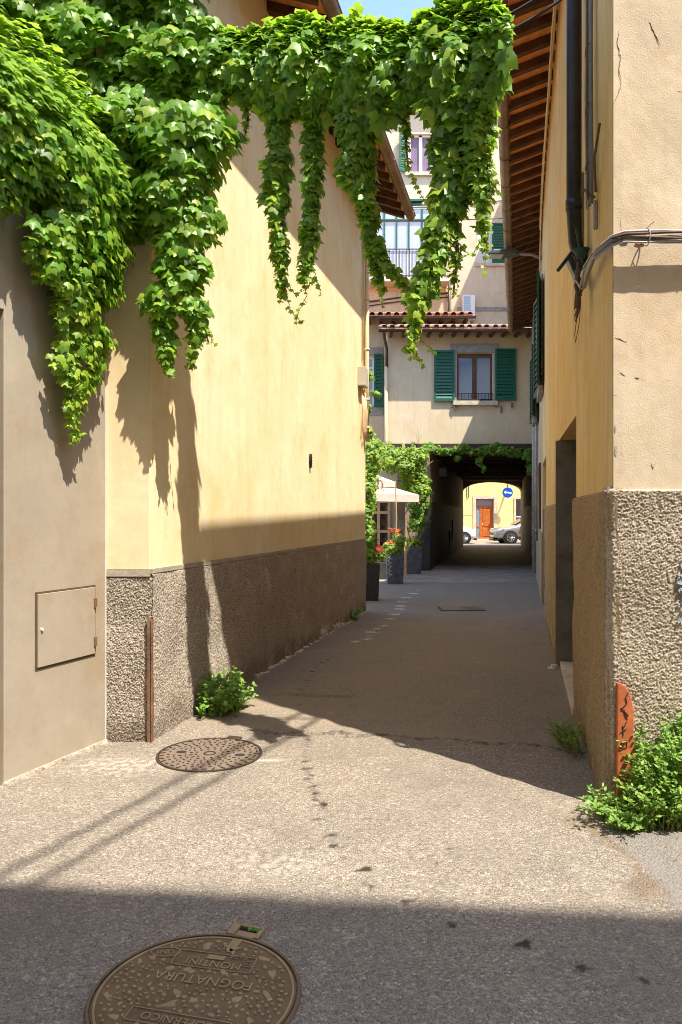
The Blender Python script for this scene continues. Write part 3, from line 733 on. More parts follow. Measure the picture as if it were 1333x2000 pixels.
for k in range(60):                         # spray paint ghost on the roughcast
    a, c = random.gauss(1334, 6), random.gauss(1150, 26); p = P(a, c, Yf-0.048)
    r = random.uniform(.003, .006); b.yprism([(p[0]+r*math.cos(t), p[2]+r*math.sin(t)*1.3) for t in np.linspace(0, 2*math.pi, 8)[:-1]], p[1]-.001, p[1]+.012)
b.build('graffiti', 'graffiti_blue', rh)
# orange guard let into the corner
b = MB(); gx0, gx1 = C0[0]+0.004, C0[0]+0.092
ps = [(gx0, -0.05), (gx1, -0.05), (gx1, 0.48), (gx1-0.006, 0.56), (gx1-0.022, 0.62), (gx1-0.045, 0.66), (gx0+0.01, 0.675), (gx0, 0.672)]
b.yprism(ps, C0[1]-0.058, C0[1]+0.01); cg = b.build('corner_guard', 'terracotta_guard', rh, bevel=0.006)
b = MB()
def ink(pts, r=0.0026): b.tube([(gx0+0.012+p[0]*0.05, C0[1]-0.0605, p[1]) for p in pts], r, 5)
ink([(.9, .625), (.6, .60), (.75, .57), (.15, .535)]); ink([(.1, .545), (.9, .505)]); ink([(.45, .535), (.5, .51), (.8, .485)])
ink([(.3, .45), (.35, .40)]); ink([(.05, .415), (.7, .435)]); ink([(.7, .47), (.35, .435)])
ink([(.1, .36), (.7, .375), (.75, .34), (.15, .33), (.1, .36)])
b.build('scribble', 'ink', cg)

# floors/roof of the right house so that it is a closed body
b = MB(); b.prism([off(C0, RT, .0), off(H0, RT2, 0), (12, 13.4), (12, 3.96)], TOP-.1, TOP-.01); b.build('attic_floor', 'old_beige', rh)
b = MB(); b.prism([(3.0, 5.0), (6.2, 20), (13, 20), (13, 4.5)], -0.1, TOP); b.build('inner_core', 'interior', rh)

# eaves of the right side (over both houses): soffit, rafters, gutter
RG = frame((0.823, 3.95), (0.823+0.2375*16.4, 20.35), 1)      # gutter line; v<0 towards the left
def ewall(u):   # distance from gutter line to the wall at u
    y = 3.95+u*RG.d.y; x = RG(u, 0, 0)[0]
    for p, q in ((C0, D0), (D0, E0), (E0, F0), (F0, H0), (H0, I0)):
        if p[1]-.5 <= y <= q[1]+.01: return (p[0]+(q[0]-p[0])*(y-p[1])/(q[1]-p[1]))-x
    return 0.55
RT_ = RG
def RQ(u, w, z):      # w: 0 at the gutter, 1 at the wall
    p = RG(u, 0, 0); return (p[0]+w*ewall(u), p[1]-w*0.02, z)
ev = thing('tiled_eaves', 'deep terracotta eaves with dark rafters along the right of the alley', 'eaves', (2.6, 12, 7.2))
L_ = RG.L; us = np.linspace(0.02, L_, 30); b = MB()
for i in range(len(us)-1):
    u0, u1 = us[i], us[i+1]; vs = []
    for z in (0, 0.03):
        vs += [RQ(u0, 1.03, 6.91+z), RQ(u1, 1.03, 6.91+z), RQ(u1, -.02, 6.70+z), RQ(u0, -.02, 6.70+z)]
    b.add(vs, [(0,3,2,1),(4,5,6,7),(0,1,5,4),(1,2,6,5),(2,3,7,6),(3,0,4,7)])
b.build('soffit_tiles', 'pianelle', ev)
b = MB()
p0, p1 = RQ(0, -.06, 6.76), RQ(L_, -.06, 6.76)
b.add([p0, p1, (p1[0]+5, p1[1], 8.3), (p0[0]+5, p0[1], 8.3), (p0[0], p0[1], 6.81), (p1[0], p1[1], 6.81), (p1[0]+5, p1[1], 8.35), (p0[0]+5, p0[1], 8.35)],
      [(0,3,2,1),(4,5,6,7),(0,1,5,4),(1,2,6,5),(2,3,7,6),(3,0,4,7)])
b.build('roof', 'tile', ev)
k = 0; u = 0.18
while u < L_-0.05:
    b = MB(); w = 0.04
    vs = []
    for (ww, z0, z1) in ((1.01, 6.81, 6.905), (0.03, 6.61, 6.702)):
        for du in (-w, w):
            vs += [RQ(u+du, ww, z0), RQ(u+du, ww, z1)]
    b.add(vs, [(0,1,3,2),(4,6,7,5),(0,2,6,4),(1,5,7,3),(0,4,5,1),(2,3,7,6)])
    b.build('rafter', 'wood_dark', ev); u += 0.352+0.01*math.sin(u*7)
gutter(RG, -0.05, L_+0.05, -0.06*(1), 6.66, 0.07).build('gutter', 'gutter_copper', ev, True)

# further house on the right
r2 = thing('worn_house', 'worn beige house far along the right side with green shutters and pipes', 'house', (4.6, 17, 0))
b = MB(); b.prism([(H0[0]+.002, H0[1]+.003), I0, (I0[0]+3, 22), (H0[0]+3, 13.403)], -0.1, 6.88); b.build('wall', 'old_beige', r2)
b = MB(RT3); b.box(0.0, 8.8, 0.0, 0.02, -0.02, 1.25); b.build('stained_base', 'tunnel_up', r2)
b = MB(RT3); b.box(1.2, 2.2, 0, 0.035, 1.3, 2.6); b.build('closed_window', 'wood_brown', r2)
for uu, r, v in ((3.4, .03, .05), (3.7, .02, .04), (6.2, .045, .07), (5.6, .025, .05)):
    b = MB(RT3); b.tube([(uu, v, 0.1 if uu > 5 else 1.0), (uu, v, 5.5 if uu < 5 else 6.75)], r, 10)
    z = 1.2
    while z < 5.4: b.tube([(uu, v, z), (uu, v, z+.05)], r*1.2, 8); z += 1.4
    b.build('wall_pipe', 'pipe_grey', r2, True)

def shutter(T, u0, u1, z0, z1, y0, y1, parent, mat, nsl=14, ang=0.0, hinge=None):
    """louvred leaf from u0..u1; ang swings the free edge outwards about the hinge side"""
    hu = u0 if hinge is None else hinge
    ca, sa = math.cos(ang), math.sin(ang)
    def S(u, v, z):
        d = u-hu; s = 1 if d >= 0 else -1
        return T(hu+d*ca-s*(v-y0)*0*sa, v+abs(d)*sa, z)
    b = MB(S); fw = 0.055
    b.box(u0, u0+fw, y0, y1, z0, z1); b.box(u1-fw, u1, y0, y1, z0, z1)
    b.box(u0+fw, u1-fw, y0, y1, z0, z0+fw*1.5); b.box(u0+fw, u1-fw, y0, y1, z1-fw, z1)
    o = b.build('shutter', mat, parent, bevel=0.003)
    h = (z1-z0-fw*2.5)/nsl; s = MB(S)
    for k in range(nsl):
        za = z0+fw*1.5+k*h; t = 0.012
        s.add([(u0+fw, y1-.006, za), (u1-fw, y1-.006, za), (u1-fw, y0+.002, za+h*.85), (u0+fw, y0+.002, za+h*.85),
               (u0+fw, y1-.006, za+t), (u1-fw, y1-.006, za+t), (u1-fw, y0+.002, za+h*.85+t), (u0+fw, y0+.002, za+h*.85+t)],
              [(0,3,2,1),(4,5,6,7),(0,1,5,4),(1,2,6,5),(2,3,7,6),(3,0,4,7)])
    s.build('louvre_slats', mat, o); return o

def side_window(u0, u1, z0, z1, label):
    w = thing('shuttered_window', label, 'window', RT2((u0+u1)/2, 0, z0), 'shuttered windows high on the right wall')
    b = MB(RT2); b.box(u0, u1, 0, 0.02, z0, z1); b.build('pane', 'glass_dark', w)
    b = MB(RT2); b.box(u0-.08, u0, 0, .03, z0-.08, z1+.08); b.box(u1, u1+.08, 0, .03, z0-.08, z1+.08); b.box(u0, u1, 0, .03, z1, z1+.08); b.box(u0-.1, u1+.1, 0, .08, z0-.12, z0); b.build('surround', 'stone', w)
    shutter(RT2, u0-.52, u0-.01, z0, z1, .03, .065, w, 'green_dark', 16, 0.10, hinge=u0-.01)
    shutter(RT2, u1+.01, u1+.52, z0, z1, .03, .065, w, 'green_dark', 16, 0.12, hinge=u1+.01)
    b = MB(RT2); b.tube([(u0-.3, .08, z0-.02), (u0-.3, .15, z0+.06)], .008, 5); b.tube([(u0-.01, .07, z0+.3), (u0-.01, .11, z0+.3)], .012, 5); b.build('latch', 'dark_iron', w)
side_window(4.6, 5.5, 3.70, 5.45, 'near window with dark green louvred shutters on the ochre right wall')
side_window(8.9, 9.7, 3.75, 5.25, 'farther window with dark green louvred shutters deep along the right wall')

# ------------------------------------------------------------------ things fixed to the right house
t = thing('downpipe', 'thick black rainwater downpipe on the ochre side wall by the corner', 'downpipe', RT(1.10, 0, 3.3))
b = MB(RT); b.tube([(1.08, .09, 6.85), (1.08, .09, 5.0), (1.08, .09, 3.62), (1.08, .08, 3.40), (1.10, .03, 3.22)], [.05, .05, .05, .047, .04], 16)
b.build('pipe', 'pipe_black', t, True)
b = MB(RT)
for z in (3.62, 5.4): b = MB(RT); b.tube([(1.08, .09, z), (1.08, .09, z+.07)], .056, 16); b.build('pipe_collar', 'pipe_black', t, True)
t = thing('junction_box', 'olive green wall cabinet behind the black downpipe', 'electrical box', RT(1.45, 0, 3.5))
b = MB(RT); b.box(1.32, 1.62, 0, .055, 3.42, 3.98); b.build('box_body', 'olive_box', t, bevel=.004)
b = MB(RT); b.box(1.31, 1.63, .055, .068, 3.41, 3.99); b.build('lid', 'olive_box', t, bevel=.004)
t = thing('floodlight', 'small dark green floodlight clamped under the black downpipe', 'lamp', RT(1.02, 0, 3.2))
b = MB(RT); b.add([(1.08,.03,3.12),(1.18,.03,3.12),(1.18,.06,3.12),(1.08,.06,3.12),(1.12,.10,3.33),(1.22,.10,3.33),(1.22,.135,3.32),(1.12,.135,3.32)],
      [(0,3,2,1),(4,5,6,7),(0,1,5,4),(1,2,6,5),(2,3,7,6),(3,0,4,7)])
b.build('housing', 'lamp_grey', t, bevel=.006)
b = MB(RT); b.lathe([(0, -.06), (.03, -.055), (.055, .0), (.05, .0)], (.93, .06, 3.30), 12); b.build('cup', 'green_dark', t, True)
b = MB(RT); b.box(1.10, 1.13, .0, .10, 3.22, 3.36); b.tube([(1.14, .05, 3.42), (1.02, .2, 3.20)], .012, 6); b.tube([(1.05, .02, 3.15), (.93, .09, 3.44)], .010, 6); b.build('bracket', 'green_dark', t)
# cables
def sag(p, q, s, n=16):
    p, q = Vector(p), Vector(q); return [tuple(p.lerp(q, i/n)+Vector((0, 0, -s*4*(i/n)*(1-i/n)))) for i in range(n+1)]
t = thing('cable_bundle', 'bundle of grey and white cables running along the cream corner wall', 'cables', (1.9, 3.85, 3.0))
zc = P(0, 466, 3.9)[2]
def wave(x, a, ph, f): return a*math.sin(x*f+ph)
specs = [('cable_grey', .012, .0, .0), ('cable_white', .008, .022, .008), ('cable_grey', .009, -.022, .006), ('cable_grey', .007, .010, .026), ('cable_black', .006, -.012, .024), ('cable_white', .005, -.030, .018)]
for i, (mt, r, dz, dy) in enumerate(specs):
    pts = []
    for k in range(26):
        x = C0[0]+.03+k*.1; pts.append((x, C0[1]-.075-dy+wave(x, .004, i*2, 9), zc+dz+wave(x, .006, i, 7+i)))
    r0 = RT(.0, 0, 0)
    c = [RT(1.06, .05+.006*i, 3.10+.01*i), RT(.95, .06+.006*i, 3.04+.012*i), RT(.75, .06+.005*i, 3.00), RT(.50, .07+.01*(i%3), 3.00+.01*i), RT(.25, .07, 3.0+.01*i), RT(.08, .075, zc-.03+dz), (C0[0]-.02, C0[1]-.05-dy*.5, zc-.01+dz)]
    b = MB(); b.tube(c+pts, r, 7); b.build('cable', mt if i < 3 or i == 5 else 'cable_brown', t, True)
for k in range(6):
    b = MB(); x = 1.6+k*.27; b.tube([(x, C0[1]-.07+.04*math.cos(a), zc+.045*math.sin(a)) for a in np.linspace(0, 2*math.pi, 12)], .0035, 4)
    b.tube([(x, C0[1]-.01, zc+.0), (x, C0[1]-.07, zc+.05), (x+.03, C0[1]-.09, zc+.075)], .003, 4); b.build('cable_tie', 'cable_white', t)
t = thing('cable_coil', 'looped end of brown cables hanging below the black downpipe', 'cables', RT(.95, .1, 3.0))
b = MB(RT)
for i in range(4):
    r = .035+.012*i; cx = .93-.02*i
    b.tube([(cx+r*math.cos(a), .07+.01*i, 2.95-.015*i+r*1.3*math.sin(a)) for a in np.linspace(0, 2*math.pi*.96, 16)], .006 if i < 3 else .003, 6)
b.tube([(1.0, .06, 3.2), (.98, .09, 3.08), (.90, .08, 2.98), (.84, .06, 3.03), (.7, .07, 3.05)], .012, 7)
b.tube([(.96, .07, 2.95), (.94, .10, 2.75), (.88, .10, 2.68), (.84, .08, 2.80), (.86, .07, 2.95)], .0022, 4)
b.tube([(1.08, .06, 3.28), (1.0, .08, 3.1), (.93, .07, 3.0)], .016, 7)
b.build('cable', 'cable_brown', t, True)
t = thing('conduit_cables', 'grey cables clipped up the side wall between downpipe and corner', 'cables', RT(.5, 0, 4))
for i, (du, r, mt) in enumerate(((0, .012, 'cable_grey'), (.05, .010, 'cable_grey'), (.10, .007, 'cable_white'), (-.05, .006, 'cable_brown'))):
    b = MB(RT); pts = [(.62+du+wave(z, .012, i, 6)-.06*max(0, 4.0-z)*1.2, .035+.01*i, z) for z in np.linspace(7.1, 3.46, 22)]
    b.tube(pts, r, 7); b.build('cable', mt, t, True)
b = MB(RT)
for z in np.linspace(6.6, 3.7, 9): q_ = MB(RT); q_.tube([(.57, .05, z), (.60, .066, z+.004), (.74, .056, z+.01), (.76, .01, z+.01)], .0045, 5); q_.build('clip', 'cable_brown', t)
b.tube([(.52, .02, 3.5), (.34, .05, 3.62), (.26, .03, 3.78)], .008, 5); b.tube([(.50, .03, 3.46), (.60, .09, 3.56)], .008, 5)
b.build('clip_bracket', 'cable_brown', t)
b = MB(RT); b.tube([(.53, .02, 3.45), (.53, .02, 3.28)], .014, 6); b.build('cable', 'pipe_grey', t)
# cable following the top of the side wall
t = thing('eaves_cable', 'thin brown cable strung along the wall just under the right eaves', 'cable', (2.5, 9, 6.9))
pts = []
for y in np.linspace(6.6, 13.2, 40):
    T = RT2 if y > 7.78 else None
    pp, qq = (E0, F0) if 7.78 < y <= 11 else ((F0, H0) if y > 11 else (D0, E0))
    x = pp[0]+(qq[0]-pp[0])*(y-pp[1])/(qq[1]-pp[1]); pts.append((x-.04, y, 6.74-.03*abs(math.sin(y*3.3))))
b = MB(); b.tube(pts, .014, 6); b.tube([(p[0]-.02, p[1], p[2]-.06-.02*math.sin(i)) for i, p in enumerate(pts)], .009, 5); b.tube([(p[0]-.03, p[1], p[2]-.09-.9*(i/40)**1.5) for i, p in enumerate(pts)], .010, 5)
b.build('cable', 'pipe_cream', t, True)

# wires across the alley
WX = 'overhead wires crossing the alley'
def wire(label, pts, r, mat, sg=.05, grp=WX, extra=None):
    t = thing('overhead_wire', label, 'wire', pts[0], grp)
    b = MB()
    b.tube(sag(pts[0], pts[-1], sg), r, 6); b.build('wire', mat, t, True)
    if extra: b = MB(); extra(b); b.build('tie', mat, t, True)
    return t
a1 = P(700, 402, 13.0); a2 = P(1062, 378, 12.6)
wire('thicker grey wire bundle crossing below the left gutter end', [a1, a2], .017, 'cable_white', .10, extra=lambda b: (b.tube(sag((a1[0], a1[1]-.02, a1[2]-.02), (a2[0], a2[1]-.02, a2[2]-.03), .12), .010, 5), b.tube([P(1003, 402, 12.7), P(1020, 388, 12.7), P(1062, 380, 12.5)], .012, 5)))
b1 = P(700, 430, 13.3); b2 = P(1060, 423, 12.9)
wire('thin grey wire just beneath the thicker bundle', [b1, b2], .009, 'cable_brown', .03)
c1 = (2.28, 6.3, EYE+(1008+70)/1450*6.3)
wire('upper of two black cables tying the ivy garland to the right house corner', [P(930, 62, 4.10), P(1198, -110, 3.98)], .008, 'cable_black', .03)
wire('lower of two black cables tying the ivy garland to the right house corner', [P(940, 84, 4.08), P(1198, -85, 3.98)], .008, 'cable_black', .05)
wire('long high cable over the street whose shadow crosses both manholes, left one', [(0.84, -1.75, 8.8), (2.33, 3.95, 6.8)], .021, 'cable_black', .05, 'street cables overhead')
wire('long high cable over the street whose shadow crosses both manholes, right one', [(1.04, -1.75, 8.8), (2.55, 3.95, 6.8)], .021, 'cable_black', .05, 'street cables overhead')

# street lamp on a wall arm
t = thing('street_lamp', 'flat grey street lamp head on a short arm from the right wall', 'street lamp', (3.7, 14, 6.4))
b = MB(); hx0, hx1 = 2.74, 3.33
b.prism([(hx0, 13.92), (hx0+.1, 13.86), (hx1-.1, 13.86), (hx1+.02, 13.95), (hx1+.02, 14.05), (hx1-.1, 14.14), (hx0+.1, 14.14), (hx0, 14.08)], [6.46]*8, [6.49, 6.53, 6.56, 6.53, 6.53, 6.56, 6.53, 6.49])
b.build('lamp_head', 'lamp_grey', t, bevel=.01)
b = MB(); b.prism([(hx0+.06, 13.9), (hx0+.30, 13.9), (hx0+.30, 14.1), (hx0+.06, 14.1)], 6.435, 6.459); b.build('lens', 'white_metal', t)
b = MB(); b.tube([(hx1, 14, 6.50), (3.6, 14, 6.48), (3.85, 14, 6.38)], .028, 10); b.build('arm', 'pipe_grey', t, True)
b = MB(); b.box(3.78, 3.83, 13.93, 14.07, 6.22, 6.52); b.build('wall_plate', 'pipe_grey', t)

# ================================================================== HOUSE OVER THE PASSAGE
YF = 21.0
mh = thing('passage_house', 'beige house spanning the alley above a dark vaulted passage', 'house', (3.5, 24, 0))
fx0, fx1 = 1.31, 5.46; fz0, fz1 = 3.60, 6.80
wx0, wx1, wz0, wz1 = P(893, 0, YF)[0], P(963, 0, YF)[0], P(0, 783, YF)[2], P(0, 690, YF)[2]
b = MB()
b.box(fx0, wx0, YF, YF+.3, fz0, fz1); b.box(wx1, fx1, YF, YF+.3, fz0, fz1)
b.box(wx0, wx1, YF, YF+.3, fz0, wz0); b.box(wx0, wx1, YF, YF+.3, wz1, fz1)
b.box(fx0, fx0+.3, YF+.3, 22.4, fz0, fz1); b.box(fx0+.3, fx1, YF+.8, 22.4, fz0+.05, fz1)
b.build('facade', 'beige', mh)
b = MB(); b.box(fx0-.002, fx1, YF-.012, YF+.2, 3.44, 3.598); b.build('rust_beam', 'gutter_brown', mh)
b = MB(); b.box(1.72, 1.80, YF-.05, YF+.1, 3.30, 3.62); b.build('beam_post', 'stone_light', mh)
b = MB()
tx0, tx1 = wx0-.19, wx1+.16
b.box(tx0, tx1, YF-.04, YF, wz1+.02, wz1+.26); b.box(tx0, wx0-.02, YF-.035, YF, wz0-.18, wz1+.02); b.box(wx1+.02, tx1, YF-.035, YF, wz0-.18, wz1+.02)
b.build('window_surround', 'stone', mh, bevel=.006)
b = MB(); b.box(wx0-.12, wx1+.12, YF-.12, YF+.25, wz0-.13, wz0-.01); b.build('window_sill', 'stone_light', mh, bevel=.006)
b = MB(); cxm = (wx0+wx1)/2; f = .06
b.box(wx0, wx0+f, YF+.08, YF+.14, wz0, wz1); b.box(wx1-f, wx1, YF+.08, YF+.14, wz0, wz1); b.box(wx0+f, wx1-f, YF+.08, YF+.14, wz1-f, wz1); b.box(wx0+f, wx1-f, YF+.08, YF+.14, wz0, wz0+f)
b.box(cxm-.065, cxm+.065, YF+.075, YF+.135, wz0+f, wz1-f); b.box(wx0+f, cxm-.065, YF+.085, YF+.13, wz1-f-.06, wz1-f); b.box(cxm+.065, wx1-f, YF+.085, YF+.13, wz1-f-.06, wz1-f)
wf = b.build('window_frame', 'wood_brown', mh, bevel=.004)
b = MB(); b.box(wx0+f, wx1-f, YF+.10, YF+.11, wz0+f, wz1-f); b.build('pane', 'glass', wf)
b = MB(); b.box(wx0, wx1, YF+.26, YF+.3, wz0, wz1); b.build('dark_room', 'interior', wf)
b = MB()
for x in np.linspace(wx0+.03, wx1-.03, 11): b.tube([(x, YF-.03, wz0+.02), (x, YF-.03, wz0+.20)], .008, 5)
b.tube([(wx0, YF-.03, wz0+.20), (wx1, YF-.03, wz0+.20)], .009, 5); b.tube([(wx0, YF-.03, wz0+.04), (wx1, YF-.03, wz0+.04)], .009, 5)
b.build('window_rail', 'dark_iron', mh)
IT = lambda u, v, z: (u, YF-v, z)
s0, s1 = P(848, 0, YF)[0], P(888, 0, YF)[0]; s2, s3 = P(967, 0, YF)[0], P(1007, 0, YF)[0]
shutter(IT, s0, s1-.01, wz0-.02, wz1+.07, .045, .085, mh, 'green', 14)
shutter(IT, s2, s3, wz0+.0, wz1+.12, .045, .085, mh, 'green', 14)
b = MB(); b.box(s3-.12, s3-.09, YF-.1, YF, wz0-.2, wz0-.06); b.box(s1-.02, s1+.01, YF-.1, YF, wz0-.24, wz0-.03); b.box(s3-.42, s3-.39, YF-.05, YF, wz0-.34, wz0-.14); b.build('shutter_dog', 'rust', mh)
# eaves and tiles
ey = 20.42; b = MB()
b.add([(fx0-.2, ey, 6.68), (fx1+.03, ey, 6.68), (fx1+.03, 22.45, 7.18), (fx0-.2, 22.45, 7.18), (fx0-.2, ey, 6.73), (fx1+.03, ey, 6.73), (fx1+.03, 22.45, 7.23), (fx0-.2, 22.45, 7.23)],
      [(0,3,2,1),(4,5,6,7),(0,1,5,4),(1,2,6,5),(2,3,7,6),(3,0,4,7)])
rf = b.build('roof', 'tile', mh)
b = MB(); x = fx0-.12; n = 6
while x < fx1:
    j = random.uniform(-.02, .02); y0 = ey-.04+random.uniform(-.02, .02); vs = []
    for (yy, zz) in ((y0, 6.74), (22.3, 7.22)):
        for rr in (.095, .08):
            for k in range(n+1):
                a = math.pi*k/n; vs.append((x+j+rr*math.cos(a), yy, zz+rr*math.sin(a)*.9))
    m = n+1
    fs = [(k, k+1, 2*m+k+1, 2*m+k) for k in range(n)]+[(m+k, 3*m+k, 3*m+k+1, m+k+1) for k in range(n)]+[(k, m+k, m+k+1, k+1) for k in range(n)]
    b.add(vs, fs); x += .235
b.build('cover_tiles', 'tile_pale', rf)
for k in range(12):
    x = fx0+.05+k*.352; b = MB(); b.box(x, x+.085, ey+.03, YF, 6.60, 6.678); b.build('rafter', 'wood_dark', mh)
def gut_x(x0, x1, y, z, parent, mat='gutter_brown'):
    gutter(lambda u, v, z: (u, y-v, z), x0, x1, 0.0, z, .06).build('gutter', mat, parent, True)
gut_x(fx0-.28, fx1+.02, ey-.05, 6.66, mh)
b = MB(); b.tube([(fx0-.14, ey-.03, 6.62), (fx0-.12, ey+.05, 6.5), (fx0-.02, YF-.1, 6.25), (fx0-.02, YF-.06, 5.75)], .042, 10); b.build('downpipe', 'gutter_brown', mh, True)
b = MB(); b.tube([(fx0-.04, YF-.06, 5.76), (fx0-.04, YF-.06, 3.7), (fx0+.02, YF-.06, 3.3)], .048, 10); b.build('lower_downpipe', 'pipe_cream', mh, True)
# passage under the house
TLn, TLf = (2.51, YF+.02), (6.27, 38.1); TRn, TRf = (5.50, YF-.4), (9.31, 38.1)
TL = frame(TLn, TLf, 1); TR = frame(TRn, TRf, -1)
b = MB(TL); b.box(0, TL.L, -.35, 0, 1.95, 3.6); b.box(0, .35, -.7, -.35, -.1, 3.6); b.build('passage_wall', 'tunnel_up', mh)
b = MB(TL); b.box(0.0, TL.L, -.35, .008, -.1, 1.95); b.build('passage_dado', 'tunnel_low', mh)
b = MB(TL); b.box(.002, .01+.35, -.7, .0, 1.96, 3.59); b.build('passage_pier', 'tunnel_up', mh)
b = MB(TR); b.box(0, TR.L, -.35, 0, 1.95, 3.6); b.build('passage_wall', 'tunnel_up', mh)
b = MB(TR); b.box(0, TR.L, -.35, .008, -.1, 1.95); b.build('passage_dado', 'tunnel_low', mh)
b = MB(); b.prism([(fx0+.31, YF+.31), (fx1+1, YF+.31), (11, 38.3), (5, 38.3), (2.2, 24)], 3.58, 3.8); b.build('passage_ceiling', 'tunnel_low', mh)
for yy in np.arange(22.2, 37.5, 1.25):
    xl = TLn[0]+(yy-YF)*.2198; xr = TRn[0]+(yy-YF)*.2182+.1
    b = MB(); b.box(xl, xr, yy, yy+.18, 3.34, 3.579); b.build('passage_beam', 'wood_dark', mh)
# far arch
ax0, ax1 = 6.27, 9.31; ac = (ax0+ax1)/2; b = MB()
pts = [(ax0-.3, 2.80), (ax0, 2.80)]+[(ac-(ac-ax0)*math.cos(t), 2.80+.50*math.sin(t)) for t in np.linspace(0, math.pi, 17)[1:-1]]+[(ax1, 2.80), (ax1+.3, 2.80), (ax1+.3, 4.6), (ax0-.3, 4.6)]
for i in range(1, len(pts)-4):
    b.yprism([pts[i], pts[i+1], (pts[i+1][0], 4.6), (pts[i][0], 4.6)][::1], 38.1, 38.5)
b.box(ax0-1.2, ax0, 38.1, 38.5, -.1, 4.6); b.box(ax1, ax1+1.2, 38.1, 38.5, -.1, 4.6)
b.build('far_arch', 'tunnel_up', mh)
b = MB(); b.box(-3, ax0-1.2, 37.6, 38.4, -.1, 5.0); b.box(ax1+1.2, 22, 37.6, 38.4, -.1, 5.0); b.box(ax0-1.2, ax1+1.2, 37.6, 38.1, 3.9, 5.0); b.build('rear_wall', 'tunnel_up', mh)
# utility bits inside the passage
b = MB(TL); b.box(3.2, 3.9, 0, .22, 2.86, 3.12); b.build('passage_box', 'grey_box', mh)
for uu, za, zb in ((9.0, .6, 1.4), (7.6, .3, 1.0)): b = MB(TL); b.tube([(uu, .03, za), (uu, .03, zb)], .02, 6); b.build('passage_pipe', 'pipe_grey', mh)
t = thing('string_light', 'thin string of tiny pale beads hanging inside the right side of the passage', 'string light', TR(.6, .18, 1))
b = MB(TR)
for k in range(46): 
    z = .45+k*.045; b.lathe([(0, -.009), (.009, 0), (0, .009)], (.6, .18+.01*math.sin(k), z), 5)
b.build('beads', 'white_paint', t)

# ================================================================== SET-BACK HOUSE at the left behind
YB = 22.5
bh = thing('courtyard_house', 'beige house set back behind the courtyard with a green shuttered window', 'house', (0, 24, 0))
kx0, kx1, kz0, kz1 = P(712, 0, YB)[0], P(732, 0, YB)[0], P(0, 792, YB)[2], P(0, 697, YB)[2]
b = MB(); b.box(-5, 1.7, YB, YB+4, 0, 3.55); b.box(-5, kx0, YB, YB+4, 3.55, 7.55); b.box(kx1, 3.9, YB, YB+4, 3.85, 7.55)
b.box(kx0, kx1, YB, YB+4, 3.85, kz0); b.box(kx0, kx1, YB, YB+4, kz1, 7.55); b.box(kx0, kx1, YB+.25, YB+4, kz0, kz1); b.box(kx0, kx1+.4, YB+.003, YB+4, 3.55, 3.85)
b.build('wall', 'beige', bh)
b = MB(); b.box(kx0, kx1, YB+.10, YB+.13, kz0, kz1); wp = b.build('window', 'glass', bh)
b = MB(); b.box(kx1-.06, kx1, YB+.05, YB+.12, kz0, kz1); b.box(kx0, kx1-.06, YB+.05, YB+.12, kz1-.06, kz1); b.box(kx0, kx1-.06, YB+.05, YB+.12, kz0, kz0+.06); b.box(kx0, kx1-.06, YB+.06, YB+.12, kz1-.35, kz1-.30); b.build('window_frame', 'white_paint', wp)
b = MB(); b.box(kx0-.2, kx1+.25, YB-.035, YB, kz1+.05, kz1+.28); b.box(kx1+.02, kx1+.25, YB-.034, YB, kz0-.05, kz1+.05); b.box(kx0-.2, kx1+.25, YB-.04, YB, kz0-.30, kz0-.05); b.build('window_surround', 'stone', bh)
JT = lambda u, v, z: (u, YB-v, z)
shutter(JT, kx1-.02, kx1+.26, kz0-.05, kz1+.08, .045, .085, bh, 'green', 14)
b = MB(); b.add([(-5, 21.95, 7.44), (3.95, 21.95, 7.44), (3.95, 26, 8.5), (-5, 26, 8.5), (-5, 21.95, 7.50), (3.95, 21.95, 7.50), (3.95, 26, 8.56), (-5, 26, 8.56)],
      [(0,3,2,1),(4,5,6,7),(0,1,5,4),(1,2,6,5),(2,3,7,6),(3,0,4,7)])
rf = b.build('roof', 'tile', bh)
b = MB(); x = -1.0
while x < 3.9:
    vs = []; y0 = 21.88+random.uniform(-.03, .03)
    for (yy, zz) in ((y0, 7.49), (25.9, 8.56)):
        for rr in (.10, .084):
            for k in range(n+1): a = math.pi*k/n; vs.append((x+rr*math.cos(a), yy, zz+rr*math.sin(a)*.9))
    b.add(vs, fs); x += .24
b.build('cover_tiles', 'tile', rf)
for k in range(14):
    x = -1+k*.36; b = MB(); b.box(x, x+.09, 22.0, YB, 7.34, 7.438); b.build('rafter', 'wood_dark', bh)
gut_x(-5, 3.97, 21.88, 7.43, bh)
# timber framed glazing under it, in the courtyard
gx0, gx1 = P(716, 0, YB)[0], P(762, 0, YB)[0]
t = thing('courtyard_window', 'pale timber framed window behind the parasol in the courtyard', 'window', ((gx0+gx1)/2, YB, 0))
b = MB(); b.box(gx0, gx1, YB-.03, YB-.002, .2, 2.0); b.build('pane', 'glass_dark', t)
b = MB()
for x in (gx0, (gx0+gx1)/2-.03, gx1-.07): b.box(x, x+.08, YB-.09, YB-.03, .15, 2.05)
for z in (.15, 1.05, 1.62, 2.0): b.box(gx0, gx1, YB-.085, YB-.031, z, z+.08)
b.build('frame', 'pine', t)

